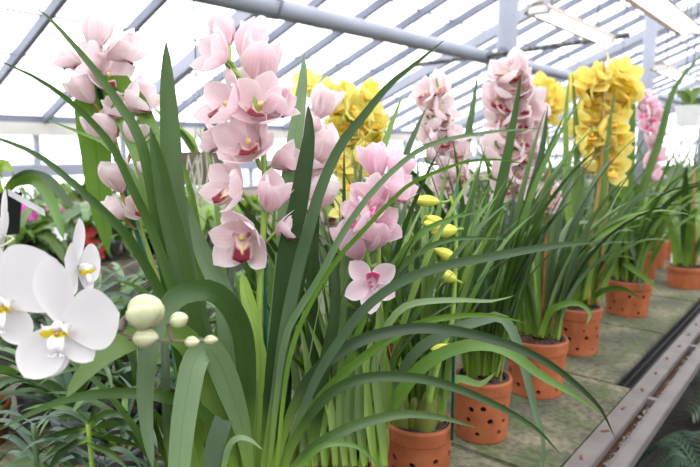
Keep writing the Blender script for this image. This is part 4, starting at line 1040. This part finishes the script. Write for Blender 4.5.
spec = [(8, -3.3, 'broad', 'broad-leaved plant below the hanging black pot'), (24, -3.8, 'bloom', 'plant with magenta blooms right of the hanging black pot'), (44, -3.35, 'broad', 'broad-leaved plant above the white moth flowers'),
        (56, -3.9, 'bloom', 'plant with small magenta blooms under the arching hanging leaves'), (70, -3.3, 'bloom', 'plant with pale pink blooms left of the red blooms'), (84, -3.5, 'bloom', 'plant with star-shaped red blooms'),
        (106, -3.3, 'strap', 'strap-leaved plant right of the red blooms'), (98, -3.95, 'bloom', 'plant with one pale pink bloom behind the red blooms'), (128, -3.5, 'strap', 'strap-leaved plant left of the leaning pink spike stake'), (150, -3.3, 'broad', 'broad-leaved plant behind the broad upright front leaves'),
        (176, -3.7, 'strap', 'strap-leaved plant under the hanging wooden basket, left one'), (200, -3.3, 'broad', 'bright broad-leaved plant under the hanging wooden basket'), (214, -3.9, 'strap', 'strap-leaved plant behind the lowest bloom of the tall pink spike'), (240, -3.4, 'broad', 'broad-leaved plant behind the stem of the tall pink spike'),
        (290, -3.5, 'strap', 'strap-leaved plant glimpsed right of the tall pink spike'), (330, -3.4, 'broad', 'plant glimpsed between the two front pink orchids')]
FP = {}
for px, bx, k, lab in spec:
    FP[px] = far_plant(px, bx, k, lab, G2)[0]
def dfor(r): return depth(V(r.location))
for px, pts, m, s in ((24, ((22, 212), (30, 214)), 'magenta', .035), (56, ((52, 206), (58, 212), (50, 214)), 'magenta', .026), (70, ((62, 236), (58, 231)), 'white_plastic', .018), (84, ((86, 234), (84, 246), (95, 250)), 'red', .045), (98, ((88, 205), (92, 212)), 'magenta', .025)):
    for x, y in pts: rosette(FP[px], x, y, dfor(FP[px])-.32, s*1.5, m)
G3 = 'plants on the farthest bench'
for i, (px, bx, k, lab) in enumerate([(10, -6.2, 'broad', 'low plant on the farthest bench, leftmost one'), (34, -6.6, 'strap', 'low plant on the farthest bench, second from the left'), (58, -6.2, 'broad', 'low plant on the farthest bench, third from the left'), (84, -6.5, 'broad', 'low plant on the farthest bench, fourth from the left'), (112, -6.2, 'strap', 'low plant on the farthest bench, fifth from the left'), (140, -6.5, 'broad', 'low plant on the farthest bench, sixth from the left'), (166, -6.2, 'broad', 'low plant on the farthest bench, seventh from the left'), (205, -6.4, 'strap', 'low plant on the farthest bench, eighth from the left')]):
    far_plant(px, bx, k, lab, G3, 20)

# ------------------------------------------------------------------ ferns under the bench
def fern(px, py, d, label, n, L, az):
    top = P(px, py, d); r = empty('fern', (top.x, top.y, 0)); tag(r, label, 'fern', 'ferns by the bench foot')
    b = V((top.x, top.y, 0))
    for k in range(n):
        a = az+(k-(n-1)/2)*.75; dd = V((math.cos(a), math.sin(a), 0)); LL = L*random.uniform(.85, 1.1)
        path = catmull([b, b+dd*.06+V((0, 0, .22)), b+dd*LL*.6+V((0, 0, .33)), b+dd*LL+V((0, 0, .2))], 34)
        bm = bmesh.new(); add_tube(bm, path, .002, 5)
        for i in range(9, 34):
            p = path[i]; t = (path[min(i+1, 34)]-path[i-1]).normalized(); s = t.cross(V((0, 0, 1))).normalized()
            l = .075*math.sin(PI*min(1, (i-7)/29))**.6+.008
            for sg in (-1, 1):
                add_leaf(bm, [p, p+s*sg*l*.5+t*.01+V((0, 0, .005)), p+s*sg*l+t*.03-V((0, 0, .015))], .011, V((0, 0, 1)), .1, n=4, prof='lance')
        mesh_obj('frond', bm, M['leaf_blue'], r)
fern(722, 452, 2.1, 'green fern growing low beside the bench rail at the lower right', 4, .3, 2.6)
fern(740, 390, 2.8, 'fern at the right edge behind the lower right fern', 5, .32, 2.6)

# ------------------------------------------------------------------ light, sky, camera
w = bpy.data.worlds.new('World'); bpy.context.scene.world = w; w.use_nodes = True
nt = w.node_tree; bg = nt.nodes['Background']
bg.inputs[0].default_value = (.97, .98, 1, 1); bg.inputs[1].default_value = 3.25
sun = bpy.data.lights.new('sun', 'SUN'); sun.energy = 1.6; sun.angle = math.radians(35); sun.color = (1, .98, .94)
so = bpy.data.objects.new('sun', sun); col.objects.link(so); so.rotation_euler = (math.radians(32), math.radians(22), 0)
cam = bpy.data.cameras.new('camera'); co = bpy.data.objects.new('camera', cam); col.objects.link(co)
co.location = CAM; co.rotation_euler = (PI/2-PITCH, 0, HEAD)
cam.sensor_width = 36; cam.lens = FOC/700*36; cam.clip_start = .02; cam.clip_end = 200
cam.dof.use_dof = True; cam.dof.focus_distance = .86; cam.dof.aperture_fstop = 5.6
sc = bpy.context.scene; sc.camera = co
sc.view_settings.view_transform = 'Standard'; sc.view_settings.look = 'None'; sc.view_settings.exposure = 0
sc.cycles.max_bounces = 8; sc.cycles.transparent_max_bounces = 24; sc.cycles.use_denoising = True
